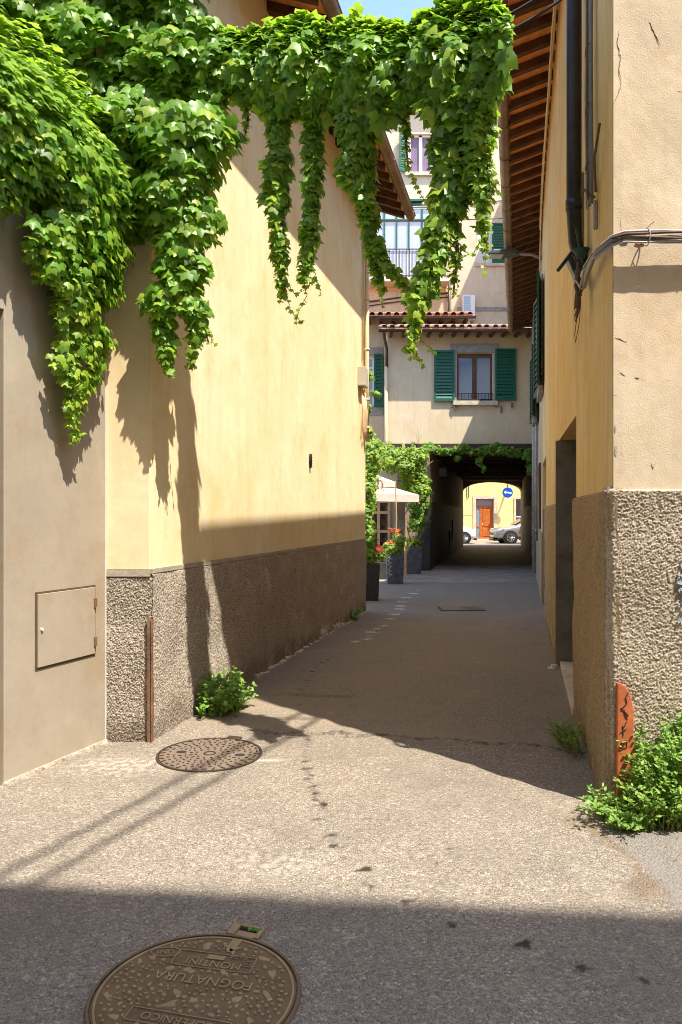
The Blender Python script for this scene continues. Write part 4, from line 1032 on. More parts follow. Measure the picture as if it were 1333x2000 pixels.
# ================================================================== TALL BUILDING behind
YT = 27.0
tb = thing('apartment_building', 'tall cream apartment building behind with glazed veranda and purple curtains', 'building', (3, 30, 0))
def TP(px, py, Y=YT): return P(px, py, Y)
w0, w1 = TP(800, 262), TP(845, 338)
b = MB(); zt = TP(0, 208)[2]
b.box(-6, w0[0], YT, 34, 4.0, zt); b.box(w1[0], 7.4, YT, 34, 4.0, zt); b.box(w0[0], w1[0], YT, 34, w0[2], zt); b.box(w0[0], w1[0], YT, 34, 4.0, w1[2]); b.box(w0[0], w1[0], YT+.3, 34, w1[2], w0[2])
b.build('wall', 'cream_far', tb)
b = MB(); b.box(-6.3, 7.7, YT-.35, 34, zt, zt+.12); b.build('roof_slab', 'gutter_brown', tb)
b = MB(); 
for k in range(40): b.lathe([(.10, 0), (.10, .5)], (-3+k*.26, YT-.38, zt+.15), 8, 'y')
b.build('ridge_tiles', 'tile', tb)
b = MB(); b.box(w0[0], w1[0], YT+.16, YT+.18, w1[2], w0[2]); wo = b.build('window', 'curtain', tb)
b = MB(); mx = (w0[0]+w1[0])/2
for x0, x1 in ((w0[0], w0[0]+.06), (mx-.06, mx+.06), (w1[0]-.06, w1[0])): b.box(x0, x1, YT+.10, YT+.159, w1[2], w0[2])
b.box(w0[0], w1[0], YT+.10, YT+.157, w0[2]-.06, w0[2]); b.box(w0[0], w1[0], YT+.10, YT+.157, w1[2], w1[2]+.07)
b.build('window_frame', 'white_paint', wo)
b = MB(); b.box(w0[0]-.15, w1[0]+.15, YT-.12, YT+.1, w1[2]-.12, w1[2]-.001); b.build('window_sill', 'stone_light', wo)
KT = lambda u, v, z: (u, YT-v, z)
shutter(KT, w0[0]-.42, w0[0]-.12, w1[2], w0[2], .03, .07, tb, 'green', 14, .5, hinge=w0[0]-.1)
shutter(KT, w1[0]+.12, w1[0]+.44, w1[2], w0[2], .03, .07, tb, 'green', 14, .5, hinge=w1[0]+.1)
q0, q1 = TP(948, 437), TP(985, 515)
b = MB(); b.box(q0[0]-.3, q0[0]+.3, YT-.01, YT+.0, q1[2], q0[2]); b.build('window', 'white_metal', tb)
shutter(KT, TP(961, 0)[0], TP(988, 0)[0], q1[2], q0[2], .03, .07, tb, 'green', 13)
b = MB(); b.box(q0[0]-.36, q0[0]+.9, YT-.08, YT, q1[2]-.1, q1[2]-.002); b.build('window_sill', 'stone_light', tb)
b = MB(); b.box(w1[0]+.9, 7.4, YT-.03, YT, TP(0, 605)[2]-.05, TP(0, 600)[2]); b.build('string_course', 'stone', tb)
# glazed veranda
YV = 25.9
v0, v1 = P(716, 0, YV)[0], P(862, 0, YV)[0]
vz = lambda py: P(0, py, YV)[2]
b = MB(); b.box(v0-.2, v1+.3, YV, YT, vz(549), vz(541)); b.build('balcony_slab', 'stone_light', tb)
b = MB(); b.box(v0-.1, v1, YV+.25, YV+.27, vz(541), vz(396)); ve = b.build('veranda_glazing', 'glass_pale', tb)
b = MB()
for px in (716, 752, 776, 800, 826, 861): x = P(px, 0, YV)[0]; b.box(x-.028, x+.028, YV+.20, YV+.249, vz(541), vz(396))
for py in (394, 425, 487): b.box(v0, v1, YV+.19, YV+.248, vz(py)-.03, vz(py)+.03)
b.build('veranda_frame', 'green', ve)
b = MB(); b.box(v0-.1, v1+.1, YV+.1, YT, vz(390)+.0, vz(386)); b.build('veranda_roof', 'green', ve)
b = MB(); b.box(v0-.1, v1+.18, YV+.06, YV+.075, vz(540), vz(488)); b.build('balcony_panel', 'frosted', tb)
b = MB()
for x in np.arange(v0-.1, v1+.2, .115): b.tube([(x, YV+.02, vz(541)), (x, YV+.02, vz(486))], .011, 5)
b.tube([(v0-.1, YV+.02, vz(486)), (v1+.2, YV+.02, vz(486))], .018, 6); b.tube([(v0-.1, YV+.02, vz(538)), (v1+.2, YV+.02, vz(538))], .014, 6)
b.build('balcony_rail', 'dark_iron', tb)
b = MB(); b.box(-6, P(880, 0, YT)[0], YT-.35, YT-.002, 4.0, vz(549)-.003); b.build('lower_wall', 'peach', tb)
b = MB(); xx = P(874, 0, YT)[0]; b.tube([(xx, YT-.5, vz(541)), (xx, YT-.45, vz(600)), (xx+.05, YT-.45, vz(640))], .05, 8)
b.tube([P(716, 590, 26.6), P(790, 580, 26.6), P(880, 572, 26.6)], .03, 6); b.tube([P(716, 598, 26.6), P(800, 586, 26.6), P(878, 580, 26.6)], .02, 6); b.build('wall_pipe', 'gutter_brown', tb, True)
b = MB(); b.box(P(748, 0, 26.6)[0], P(830, 0, 26.6)[0], 26.62, 26.66, P(0, 590, 26.6)[2], P(0, 568, 26.6)[2]); b.build('wall_recess', 'old_beige', tb)
# air conditioner
x0, x1, z0, z1 = P(904, 0, 26.7)[0], P(928, 0, 26.7)[0], P(0, 624, 26.7)[2], P(0, 577, 26.7)[2]
t = thing('air_conditioner', 'white air conditioner unit on the cream wall above the tiled roof', 'air conditioner', ((x0+x1)/2, 26.7, z0))
b = MB(); b.box(x0, x1, 26.62, 26.95, z0, z1); ab = b.build('casing', 'white_paint', t, bevel=.015)
b = MB(); b.box(x0+.03, x0+.26, 26.605, 26.62, z0+.06, z1-.06)
b.build('grille', 'glass_dark', t)
b = MB()
for k in range(12): z = z0+.08+k*(z1-z0-.16)/12; b.box(x0+.03, x0+.26, 26.597, 26.604, z, z+.02)
b.build('grille_slats', 'white_metal', t)
b = MB(); b.box(x0, x0+.03, 26.65, YT, z0-.04, z0-.001); b.box(x1-.03, x1, 26.65, YT, z0-.04, z0-.001); b.build('bracket', 'white_metal', t)
t = thing('side_block', 'tall plain block rising behind the right eaves', 'building', (8, 24, 0))
b = MB(); b.prism([(5.96, 24.0), (6.68, 27.0), (14, 27), (14, 24.0)], 4.0, 15.0); b.build('wall', 'old_beige', t)

# ================================================================== FAR STREET
YS = 46.0
fh = thing('street_facade', 'sunlit yellow facade with an orange wooden door seen through the arch', 'house', (8, 48, 0))
dx0, dx1 = P(930, 0, YS)[0], P(965, 0, YS)[0]; dz = 2.62
b = MB(); b.box(-20, dx0-.18, YS, YS+6, 0, 9); b.box(dx1+.18, 30, YS, YS+6, 0, 9); b.box(dx0-.18, dx1+.18, YS, YS+6, dz+.19, 9); b.build('wall', 'far_yellow', fh)
b = MB(); b.box(-20, dx0-.18, YS-.03, YS, 0, .62); b.box(dx1+.18, 30, YS-.03, YS, 0, .62); b.build('base_course', 'stone_light', fh)
b = MB(); b.box(dx0-.18, dx0, YS-.05, YS+.3, .1, dz); b.box(dx1, dx1+.18, YS-.05, YS+.3, .1, dz); b.box(dx0-.18, dx1+.18, YS-.05, YS+.3, dz, dz+.19); b.build('door_surround', 'stone_light', fh)
b = MB(); b.box(dx0-.1, dx1+.1, YS-.35, YS+.2, .1, .2); b.build('doorstep', 'bare_brick', fh)
b = MB()
b.box(dx0, dx0+.08, YS+.18, YS+.26, .2, dz); b.box(dx1-.08, dx1, YS+.18, YS+.26, .2, dz); b.box(dx0+.08, dx1-.08, YS+.18, YS+.26, dz-.08, dz); b.box(dx0+.08, dx1-.08, YS+.17, YS+.26, 2.06, 2.2)
b.box(dx0+.30, dx0+.40, YS+.17, YS+.26, .2, 2.06); b.box(dx0+.08, dx0+.30, YS+.18, YS+.26, .85, .93); b.box(dx0+.40, dx1-.08, YS+.20, YS+.26, .2, 2.06)
do = b.build('door', 'door_wood', fh)
b = MB(); b.box(dx0+.47, dx1-.15, YS+.175, YS+.2, .3, .80); b.box(dx0+.47, dx1-.15, YS+.175, YS+.2, .92, 1.98); b.build('door_panel', 'door_wood', do, bevel=.02)
b = MB(); b.box(dx0+.08, dx0+.30, YS+.21, YS+.25, .2, 2.06); b.box(dx0+.08, dx1-.08, YS+.21, YS+.25, 2.2, dz-.08); b.build('pane', 'glass', do)
b = MB(); b.tube([(dx0+.44, YS+.14, 1.0), (dx0+.44, YS+.14, 1.12)], .02, 6); b.build('handle', 'white_metal', do)
b = MB(); qx = P(1008, 0, YS)[0]; b.box(qx, qx+1.2, YS-.03, YS, 1.1, 2.6); wo = b.build('window', 'glass_dark', fh)
b = MB(); b.box(qx-.12, qx, YS-.05, YS, 1.0, 2.7); b.box(qx, qx+1.2, YS-.05, YS, 2.6, 2.72); b.box(qx-.15, qx+1.3, YS-.10, YS, .98, 1.1); b.build('frame', 'stone_light', wo)
b = MB(); hx = P(914, 0, YS)[0]; b.tube([(hx-.06, YS-.03, 3.6), (hx-.06, YS-.03, 2.75), (hx, YS-.04, 2.65), (hx+.06, YS-.03, 2.75), (hx+.06, YS-.03, 3.6)], .018, 6); b.build('hanging_cable', 'dark_iron', fh)
b = MB(); b.box(hx-1.0, hx+.32, YS-.02, YS, 1.6, 1.64); b.build('wall_conduit', 'pipe_cream', fh)
# round blue sign on a bracket
t = thing('road_sign', 'round blue road sign with white arrow on a wall bracket past the arch', 'road sign', P(992, 962, 45.35))
sx, sy, sz = P(992, 962, 45.35)
b = MB(); b.lathe([(0, 0), (.31, 0), (.32, .01), (.31, .02), (0, .02)], (sx, sy, sz), 32, 'y'); b.build('sign_disc', 'sign_blue', t)
b = MB(); tl = .12
def rot(p): return (sx+p[0]*math.cos(tl)+p[1]*math.sin(tl)*-1*-1*0-p[1]*math.sin(-tl)*0, 0)
ar = [(-.24, 0), (-.10, .11), (-.10, .045), (.24, .045), (.24, -.045), (-.10, -.045), (-.10, -.11)]
ar = [(sx+a*math.cos(tl)+c*math.sin(tl), sz-a*math.sin(tl)+c*math.cos(tl)) for a, c in ar]
b.yprism([ar[0], ar[1], ar[6]], sy-.006, sy-.001); b.yprism([ar[2], ar[3], ar[4], ar[5]], sy-.006, sy-.001); b.build('arrow', 'white_paint', t)
b = MB(); b.tube([(sx+.0, sy+.03, sz+.05), (sx+.0, YS, sz+.05)], .03, 8); b.tube([(sx+.0, sy+.03, sz-.12), (sx+.0, YS, sz-.12)], .02, 8); b.tube([(sx, sy+.03, sz-.3), (sx, sy+.03, sz+.75)], .022, 8); b.build('bracket', 'dark_iron', t)

def car(name, label, paintm, prof, L, W, loc, flip, wheels, wr, group, spokes):
    """prof: stations (x from the nose, z low, z shoulder, z top, half width at shoulder, half width at top)"""
    t = thing(name, label, 'car', loc, group, False, math.pi if flip else 0)
    b = MB(); rings = []
    for (x, zl, zs, ztp, ws, wt) in prof:
        rings.append([(x, -ws*.93, zl), (x, -ws, (zl+zs)/2), (x, -ws*.97, zs), (x, -wt, max(zs+.01, ztp-.06)), (x, -wt*.6, ztp), (x, wt*.6, ztp), (x, wt, max(zs+.01, ztp-.06)), (x, ws*.97, zs), (x, ws, (zl+zs)/2), (x, ws*.93, zl)])
    n = 10; vs = [p for r_ in rings for p in r_]; fs = [tuple(range(n))[::-1], tuple((len(rings)-1)*n+k for k in range(n))]
    for i in range(len(rings)-1):
        for k in range(n): fs.append((i*n+k, i*n+(k+1)%n, (i+1)*n+(k+1)%n, (i+1)*n+k))
    b.add(vs, fs); o = b.build('body', paintm, t, True)
    s = o.modifiers.new('sub', 'SUBSURF'); s.levels = 1; s.render_levels = 2
    for wx in wheels:
        for sd in (-1, 1):
            yy = sd*(W/2)
            b = MB(); b.lathe([(0, -.10), (wr*1.16, -.10), (wr*1.2, .0), (0, .0)] if sd > 0 else [(0, 0), (wr*1.2, 0), (wr*1.16, .1), (0, .1)], (wx, yy-sd*.005, wr), 28, 'y'); b.build('wheel_arch', 'black_trim', t)
            b = MB(); yo = yy+sd*.012
            b.lathe([(wr*.62, -.08*sd), (wr*.95, -.08*sd), (wr, -.05*sd), (wr, -.0*sd), (wr*.93, .012*sd), (wr*.64, .012*sd)], (wx, yo, wr), 32, 'y'); w = b.build('wheel', 'tyre', t, True)
            b = MB(); b.lathe([(wr*.56, .012*sd), (wr*.66, .016*sd), (wr*.66, -.02*sd), (wr*.56, -.02*sd)], (wx, yo, wr), 28, 'y')
            b.lathe([(0, .022*sd), (wr*.15, .02*sd), (wr*.17, -.02*sd)], (wx, yo, wr), 14, 'y')
            for k in range(spokes):
                a = 2*math.pi*k/spokes; ca, sa = math.cos(a), math.sin(a)
                b.tube([(wx+ca*wr*.1, yo+sd*.012, wr+sa*wr*.1), (wx+ca*wr*.6, yo+sd*.008, wr+sa*wr*.6)], wr*.055, 5)
            b.build('rim', 'alloy', w)
    return t
# silver car pointing left (nose at low x), white hatchback pointing right
sil = [(0.0, .42, .62, .72, .62, .55), (.06, .22, .70, .80, .80, .68), (.35, .20, .80, .90, .90, .76), (1.0, .20, .93, 1.00, .915, .80), (1.25, .22, .97, 1.06, .92, .80), (1.95, .22, 1.0, 1.50, .92, .66),
       (2.5, .22, 1.0, 1.60, .92, .66), (3.4, .22, 1.02, 1.60, .92, .66), (3.95, .24, 1.03, 1.50, .91, .64), (4.35, .30, 1.0, 1.08, .86, .70), (4.42, .45, .85, .9, .78, .66)]
cs = thing  # alias kept short
nx_ = P(966, 0, 41.6)[0]
ca = car('parked_car', 'silver parked car with its nose in front of the orange door', 'car_silver', sil, 4.4, 1.84, (nx_, 42.45, 0.0), False, (.90, 3.50), .34, 'cars parked on the far street', 10)
b = MB(); b.prism([(1.38, -.915), (2.05, -.74), (3.3, -.74), (3.5, -.915)], 1.02, 1.02)
b = MB(); b.add([(1.45, -.915, 1.05), (2.35, -.925, 1.07), (2.35, -.77, 1.50), (2.02, -.77, 1.47)], [(0,1,2,3)]); b.add([(2.42, -.925, 1.07), (3.4, -.915, 1.08), (3.3, -.77, 1.50), (2.42, -.77, 1.50)], [(0,1,2,3)])
sw = b.build('side_window', 'glass_dark', ca); sw.modifiers.new('th', 'SOLIDIFY').thickness = .02
b = MB(); b.add([(1.22, -.70, 1.08), (1.22, .70, 1.08), (1.93, .60, 1.50), (1.93, -.60, 1.50)], [(0,1,2,3)]); sw = b.build('windscreen', 'glass_dark', ca); sw.modifiers.new('th', 'SOLIDIFY').thickness = .02
for sd in (-1, 1):
    b = MB(); b.add([(.02, sd*.50, .66), (.30, sd*.86, .72), (.55, sd*.90, .84), (.20, sd*.66, .84), (.05, sd*.48, .78)], [(0,1,2,3,4)]); hl = b.build('headlight', 'glass_pale', ca); hl.modifiers.new('th', 'SOLIDIFY').thickness = .03
    b = MB(); b.box(1.50, 1.68, sd*.94, sd*1.10, .98, 1.12); b.build('wing_mirror', 'black_trim', ca, bevel=.03)
b = MB(); b.box(-.02, .08, -.5, .5, .48, .62); b.box(.0, .10, -.62, .62, .26, .36); b.build('grille', 'black_trim', ca)
b = MB(); b.box(.0, .3, -.75, .75, .16, .22); b.box(1.35, 3.0, -.93, -.88, .20, .30); b.build('sill_trim', 'black_trim', ca)
b = MB(); b.box(1.98, 2.0, -.935, -.925, .45, 1.0); b.build('door_seam', 'black_trim', ca)
wht = [(0.0, .42, .58, .66, .55, .48), (.06, .20, .66, .78, .72, .60), (.30, .18, .78, .90, .80, .68), (.80, .18, .90, 1.00, .815, .72), (1.02, .20, .93, 1.08, .82, .68), (1.50, .20, .95, 1.45, .82, .58),
       (2.0, .20, .95, 1.50, .82, .58), (2.7, .20, .95, 1.46, .82, .58), (3.3, .24, .95, 1.30, .80, .56), (3.52, .32, .85, .95, .74, .60), (3.57, .45, .75, .8, .66, .55)]
nw = P(932, 0, 41.6)[0]
cw = car('parked_car', 'white rounded hatchback parked left of the orange door', 'car_white', wht, 3.57, 1.63, (nw, 42.3, 0.0), True, (.72, 3.0), .31, 'cars parked on the far street', 12)
b = MB(); b.add([(1.15, .815, 1.0), (1.95, .82, 1.0), (1.95, .68, 1.40), (1.58, .68, 1.38)], [(0,1,2,3)]); sw = b.build('side_window', 'glass_dark', cw); sw.modifiers.new('th', 'SOLIDIFY').thickness = .02
b = MB(); b.add([(.98, -.6, 1.08), (.98, .6, 1.08), (1.47, .52, 1.44), (1.47, -.52, 1.44)], [(0,1,2,3)]); sw = b.build('windscreen', 'glass_dark', cw); sw.modifiers.new('th', 'SOLIDIFY').thickness = .02
for sd in (-1, 1):
    b = MB(); b.lathe([(0, -.03), (.09, -.02), (.09, .03), (0, .04)], (.17, sd*.60, .72), 14, 'x'); b.build('headlight', 'white_metal', cw)
b = MB(); b.box(-.02, .1, -.6, .6, .2, .30); b.build('bumper_trim', 'black_trim', cw)

# ================================================================== STREET HOUSE behind the viewpoint (its roof line shades the street)
t = thing('street_house', 'tall plain house across the street whose shadow falls on the foreground', 'house', (0, -5, 0))
SLOPE = -0.095
b = MB(); b.prism([(-14, -1.70-SLOPE*-14*-1), (18, -1.70+SLOPE*18), (18, -9), (-14, -9)], -0.1, 12.9); b.build('wall', 'cream_far', t)
b = MB(); b.prism([(-14.3, -1.46-SLOPE*-14*-1), (18.3, -1.46+SLOPE*18), (18.3, -9), (-14.3, -9)], 12.9, 13.05); b.build('roof_slab', 'tile', t)

# ================================================================== MANHOLE COVERS
def text_mesh(s, size, depth):
    c = bpy.data.curves.new('txt', 'FONT'); c.body = s; c.size = size; c.extrude = depth; c.align_x = 'CENTER'; c.align_y = 'CENTER'
    o = bpy.data.objects.new('txt', c); COL.objects.link(o)
    dg = bpy.context.evaluated_depsgraph_get()
    me = bpy.data.meshes.new_from_object(o.evaluated_get(dg))
    vs = [tuple(v.co) for v in me.vertices]; fs = [tuple(p.vertices) for p in me.polygons]
    bpy.data.objects.remove(o); bpy.data.curves.remove(c); bpy.data.meshes.remove(me); return vs, fs
def put_text(b, s, size, x, y, z, ang, depth=0.002, sx=1.0):
    vs, fs = text_mesh(s, size, depth); ca, sa = math.cos(ang), math.sin(ang)
    b.add([(x+ca*v[0]*sx-sa*v[1], y+sa*v[0]*sx+ca*v[1], z+v[2]) for v in vs], fs)
def blob(b, x, y, r, z0, z1, el=1.0, ang=0.0, n=9, rough=.3):
    ps = []
    for t in np.linspace(0, 2*math.pi, n+1)[:-1]:
        q = r*random.uniform(1-rough, 1+rough); u, v = q*math.cos(t)*el, q*math.sin(t)
        ps.append((x+u*math.cos(ang)-v*math.sin(ang), y+u*math.sin(ang)+v*math.cos(ang)))
    cx = sum(p[0] for p in ps)/n; cy = sum(p[1] for p in ps)/n
    b.add([(p[0], p[1], z0) for p in ps]+[(cx+(p[0]-cx)*.82, cy+(p[1]-cy)*.82, z1) for p in ps],
          [tuple(range(n, 2*n))]+[(i, (i+1)%n, (i+1)%n+n, i+n) for i in range(n)])

MX, MY, MR = -0.470, 2.40, 0.330
t = thing('manhole_cover', 'large bronze-brown manhole cover with raised lettering in the shaded foreground', 'manhole cover', (MX, MY, 0.0), 'manhole covers', False)
b = MB(); b.lathe([(0, .008), (MR-.006, .008), (MR-.004, -.02)], (0, 0, 0), 72); b.build('lid', 'iron_cover', t)
b = MB(); b.lathe([(MR-.001, -.02), (MR-.001, .010), (MR+.002, .011), (MR+.008, .011), (MR+.012, .003), (MR+.012, -.02)], (0, 0, 0), 72); fr = b.build('frame_ring', 'iron_cover', t)
b = MB(); b.lathe([(MR-.020, .0075), (MR-.019, .011), (MR-.012, .011), (MR-.011, .0075)], (0, 0, 0), 72); b.build('rim', 'iron_relief', t)
da = math.atan2(.37, .118); T2 = lambda u, v, z: (math.cos(da)*u-math.sin(da)*v, math.sin(da)*u+math.cos(da)*v, z)
b = MB(T2); b.box(MR+.012, MR+.085, -.065, -.048, 0, .012); b.box(MR+.012, MR+.085, .030, .062, 0, .012); b.box(MR+.072, MR+.085, -.048, .030, 0, .012); b.box(MR+.014, MR+.05, -.048, .030, -.01, .006); b.build('hinge_frame', 'iron_relief', t, bevel=.003)
b = MB(T2); b.box(MR+.050, MR+.072, -.048, .030, -.01, .0015); b.build('hinge_gap', 'interior', t)
keep = []
rt = math.atan2(.046, -.223)
ru = (math.cos(rt), math.sin(rt))
b = MB(); zt_ = .0085
put_text(b, 'FOGNATURA', .062, .012, .064, zt_+.001, rt, .0022, .92)
put_text(b, 'MONTINI', .050, .030, .155, zt_+.001, rt, .0018, .95)
put_text(b, 'D400', .022, -.045, .192, zt_+.001, rt, .0015)
put_text(b, 'EN 124', .020, .115, .187, zt_+.001, rt, .0015)
put_text(b, 'COPERNICO', .045, -.030, -.135, zt_+.001, rt-.04, .0018, .95)
put_text(b, 'UNI', .036, -.150, .225, zt_+.001, rt+.25, .0015)
def frame_box(cx, cy, w, h, a, th=.004):
    u = (math.cos(a), math.sin(a)); v = (-u[1], u[0]); c = [(cx+u[0]*sx*w/2+v[0]*sy*h/2, cy+u[1]*sx*w/2+v[1]*sy*h/2, zt_+.001) for sx, sy in ((-1,-1),(1,-1),(1,1),(-1,1))]
    for i in range(4): b.tube([c[i], c[(i+1)%4]], th*.6, 5)
frame_box(.030, .170, .285, .085, rt); frame_box(-.030, -.135, .33, .060, rt-.04)
b.tube([(-.150+.052*math.cos(a), .225+.026*math.sin(a), zt_+.001) for a in np.linspace(0, 2*math.pi, 25)], .0028, 5)
u = ru; v = (-ru[1], ru[0]); cx, cy = .035, .190
b.prism([(cx+u[0]*i*.032+v[0]*j*.012, cy+u[1]*i*.032+v[1]*j*.012) for i, j in ((-1,-1),(1,-1),(1,1),(-1,1))], zt_, zt_+.003)
ax, ay = .150, .152; b.tube([(ax+u[0]*p[0]+v[0]*p[1], ay+u[1]*p[0]+v[1]*p[1], zt_+.001) for p in ((-.025,-.015),(.02,-.015),(.025,.015),(-.015,.015),(-.025,-.015))], .002, 4)
b.tube([(ax+u[0]*p[0]+v[0]*p[1], ay+u[1]*p[0]+v[1]*p[1], zt_+.001) for p in ((-.015,-.010),(-.008,.008),(0,-.006),(.008,.008),(.016,-.010))], .002, 4)
aw = [(.285, .018), (.24, .018), (.24, .038), (.20, 0), (.24, -.038), (.24, -.018), (.285, -.018)]
aw = [T2(p[0]+.03, p[1], 0)[:2] for p in aw]; b.prism([aw[1], aw[2], aw[3], aw[4], aw[5]], zt_, zt_+.003); b.prism([aw[0], aw[1], aw[5], aw[6]], zt_, zt_+.0031)
lt = b.build('lettering', 'iron_relief', t)
def blocked(x, y):
    for cx, cy, w, h, a in ((.03, .17, .31, .11, rt), (-.03, -.135, .35, .085, rt-.04), (.012, .064, .37, .075, rt), (-.15, .225, .13, .07, rt), (.10, .30, .07, .12, 0)):
        dx, dy = x-cx, y-cy; uu = dx*math.cos(a)+dy*math.sin(a); vv = -dx*math.sin(a)+dy*math.cos(a)
        if abs(uu) < w/2 and abs(vv) < h/2: return True
    return False
b = MB(); pl = []
for tries in range(9000):
    x, y = random.uniform(-.33, .33), random.uniform(-.33, .33); big = random.random() < .28
    r = random.uniform(.012, .019) if big else random.uniform(.005, .010)
    if math.hypot(x, y)+r > MR-.026 or blocked(x, y) or any(math.hypot(x-p[0], y-p[1]) < (r+p[2])*1.38 for p in pl): continue
    pl.append((x, y, r)); blob(b, x, y, r*.85, .0079, .0115, random.uniform(1.1, 2.0) if big else random.uniform(1, 1.6), random.uniform(0, 3.1), random.choice((7, 9, 11)), .42 if big else .2)
    if len(pl) > 330: break
b.build('relief', 'iron_relief', t)
C_, Nn_, D_, S_, A_ = [np.array(x, float) for x in ([(*T2(MR+.062, -.01+.05*i/14-.045, 0.008)[:2], .012) for i in range(14)], [(random.uniform(-.5, .5), -.3, 1) for _ in range(14)], [(random.uniform(-1, 1), random.uniform(-1, 1), 0) for _ in range(14)], [.022]*14, [.1]*14)]
leaf_mesh('moss_sprig', C_, Nn_, D_, S_, A_, 'bush', t, OVAL)

NX, NY = -0.853, 4.823
t = thing('manhole_cover', 'dusty round manhole cover in the sun by the rusty wall corner', 'manhole cover', (NX, NY, 0.0), 'manhole covers', False)
b = MB(); b.lathe([(0, .008), (MR-.008, .008), (MR-.006, -.02)], (0, 0, 0), 64); b.build('lid', 'iron_cover2', t)
b = MB(); b.lathe([(MR-.004, -.02), (MR-.004, .009), (MR+.003, .012), (MR+.010, .010), (MR+.012, -.02)], (0, 0, 0), 64); b.build('frame_ring', 'iron_dark', t)
b = MB(T2); b.box(MR+.0, MR+.06, -.05, .05, -.01, .012); b.build('hinge', 'iron_dark', t, bevel=.003)
b = MB()
for rr, n, ln, wd in ((.305, 34, .034, .009), (.265, 30, .020, .008), (.228, 40, .010, .010), (.19, 26, .022, .007), (.155, 24, .010, .009), (.12, 16, .022, .007), (.088, 12, .012, .010)):
    for k in range(n):
        a = 2*math.pi*k/n+rr*9; a2 = a+random.choice((0.0, 1.1, -1.1)); x, y = rr*math.cos(a), rr*math.sin(a)
        if math.hypot(x+.19, y-.03) < .05 or math.hypot(x-.20, y+.03) < .05: continue
        u = (math.cos(a2+1.57)*ln/2, math.sin(a2+1.57)*ln/2); v = (math.cos(a2)*wd/2, math.sin(a2)*wd/2)
        b.prism([(x-u[0]-v[0], y-u[1]-v[1]), (x+u[0]-v[0], y+u[1]-v[1]), (x+u[0]+v[0], y+u[1]+v[1]), (x-u[0]+v[0], y-u[1]+v[1])], .0079, .0125)
b.lathe([(.030, .0079), (.031, .0125), (.040, .0125), (.041, .0079)], (0, 0, 0), 28); b.lathe([(.338-.012, .0079), (.327, .011), (.333, .011), (.334, .0079)], (0, 0, 0), 64)
b.build('relief', 'iron_dark', t)
b = MB()
for (x, y) in ((-.19, .03), (.20, -.03)):
    b.prism([(x+.034*math.cos(a), y+.026*math.sin(a)) for a in np.linspace(0, 2*math.pi, 17)[:-1]], .004, .0095)
b.build('lifting_slot', 'interior', t)

UX, UY = P(900, 1190, 1450*EYE/182)[0], 1450*EYE/182
t = thing('drain_cover', 'rectangular brown utility cover set in the alley asphalt', 'utility cover', (UX, UY, 0))
b = MB(); b.box(UX-.32, UX+.02, UY-.25, UY+.25, -.01, .021); b.box(UX+.03, UX+.33, UY-.25, UY+.25, -.01, .021); b.build('lid', 'iron_cover2', t)
b = MB(); b.box(UX-.36, UX+.37, UY-.29, UY+.29, -.01, .016); b.build('frame', 'iron_dark', t)
b = MB()
for k in range(9): b.box(UX+.05+k*.03, UX+.06+k*.03, UY-.2, UY+.2, .0205, .025)
b.build('relief', 'iron_dark', t)
lx, ly = P(1085, 1306, 1450*EYE/298)[0], 1450*EYE/298
t = thing('litter', 'small crumpled scrap of pale litter on the ground by the doorstep', 'litter', (lx, ly, 0))
b = MB(); blob(b, lx, ly, .035, .005, .04, 1.3, .4, 9, .4); blob(b, lx-.05, ly-.02, .025, .005, .018, 1.5, -.4, 8, .4); b.build('scrap', 'litter', t)

# ================================================================== IVY
ivy = thing('climbing_ivy', 'dense green ivy spilling over the left wall and garlanded across the alley with hanging trails', 'ivy', (-1.6, 5.1, 0))
YI = 5.02
def YG(px): return 5.06-np.clip((np.asarray(px, float)-420)/580, 0, 1.1)*1.08
def PI_(px, py, Y=YI): return np.stack([(px-666.5)/1450*Y, Y*np.ones_like(px), EYE+(1008-py)/1450*Y], -1)
# garland spanning the alley
def garland(n):
    tx = [330, 370, 420, 480, 530, 590, 640, 700, 750, 800, 830, 870, 930, 970, 992, 1000]; ty = [40, 48, 60, 66, 55, 34, 50, 34, 52, 50, 28, 8, 4, 6, 40, 90]
    bx = [330, 400, 420, 450, 480, 500, 530, 640, 700, 745, 770, 800, 818, 830, 870, 940, 975, 1000]; by = [240, 240, 225, 200, 205, 215, 235, 225, 240, 250, 235, 212, 195, 225, 250, 230, 190, 110]
    px = rng.uniform(325, 984, n); v = rng.uniform(0, 1, n)**0.85
    top = np.interp(px, tx, ty)+rng.normal(0, 5, n); bot = np.interp(px, bx, by)+rng.normal(0, 9, n)
    py = bot+(top-bot)*v; ph = (v-0.42)*math.pi*0.95
    front = rng.uniform(0, 1, n) < 0.72; th = (0.12+.05*np.sin(px*.045+1)+.05*np.sin(px*.11+py*.04))*np.cos(np.clip(ph, -1.5, 1.5))+0.03
    dep = np.where(front, -th*rng.uniform(.55, 1.05, n), th*rng.uniform(.2, 1, n))
    C = PI_(px, py, YG(px)); C[:, 1] += dep
    Nn = np.stack([rng.normal(0.08, .30, n), np.where(front, -1, 1)*(np.cos(ph)*.9+.15), np.sin(ph)*.9+.58], -1)+jit(n, .34)
    D = np.stack([rng.normal(0, .30, n), -0.35*np.clip(v-.6, 0, 1)*2, -np.ones(n)], -1)
    S = rng.uniform(.042, .096, n)
    age = np.where(rng.uniform(0, 1, n) < .24+.55*np.clip(v-.80, 0, 1)*5, rng.uniform(.25, .9, n), rng.uniform(0, .18, n))
    return C, Nn, D, S, age
leaf_mesh('garland_foliage', *garland(4800), 'ivy', ivy)
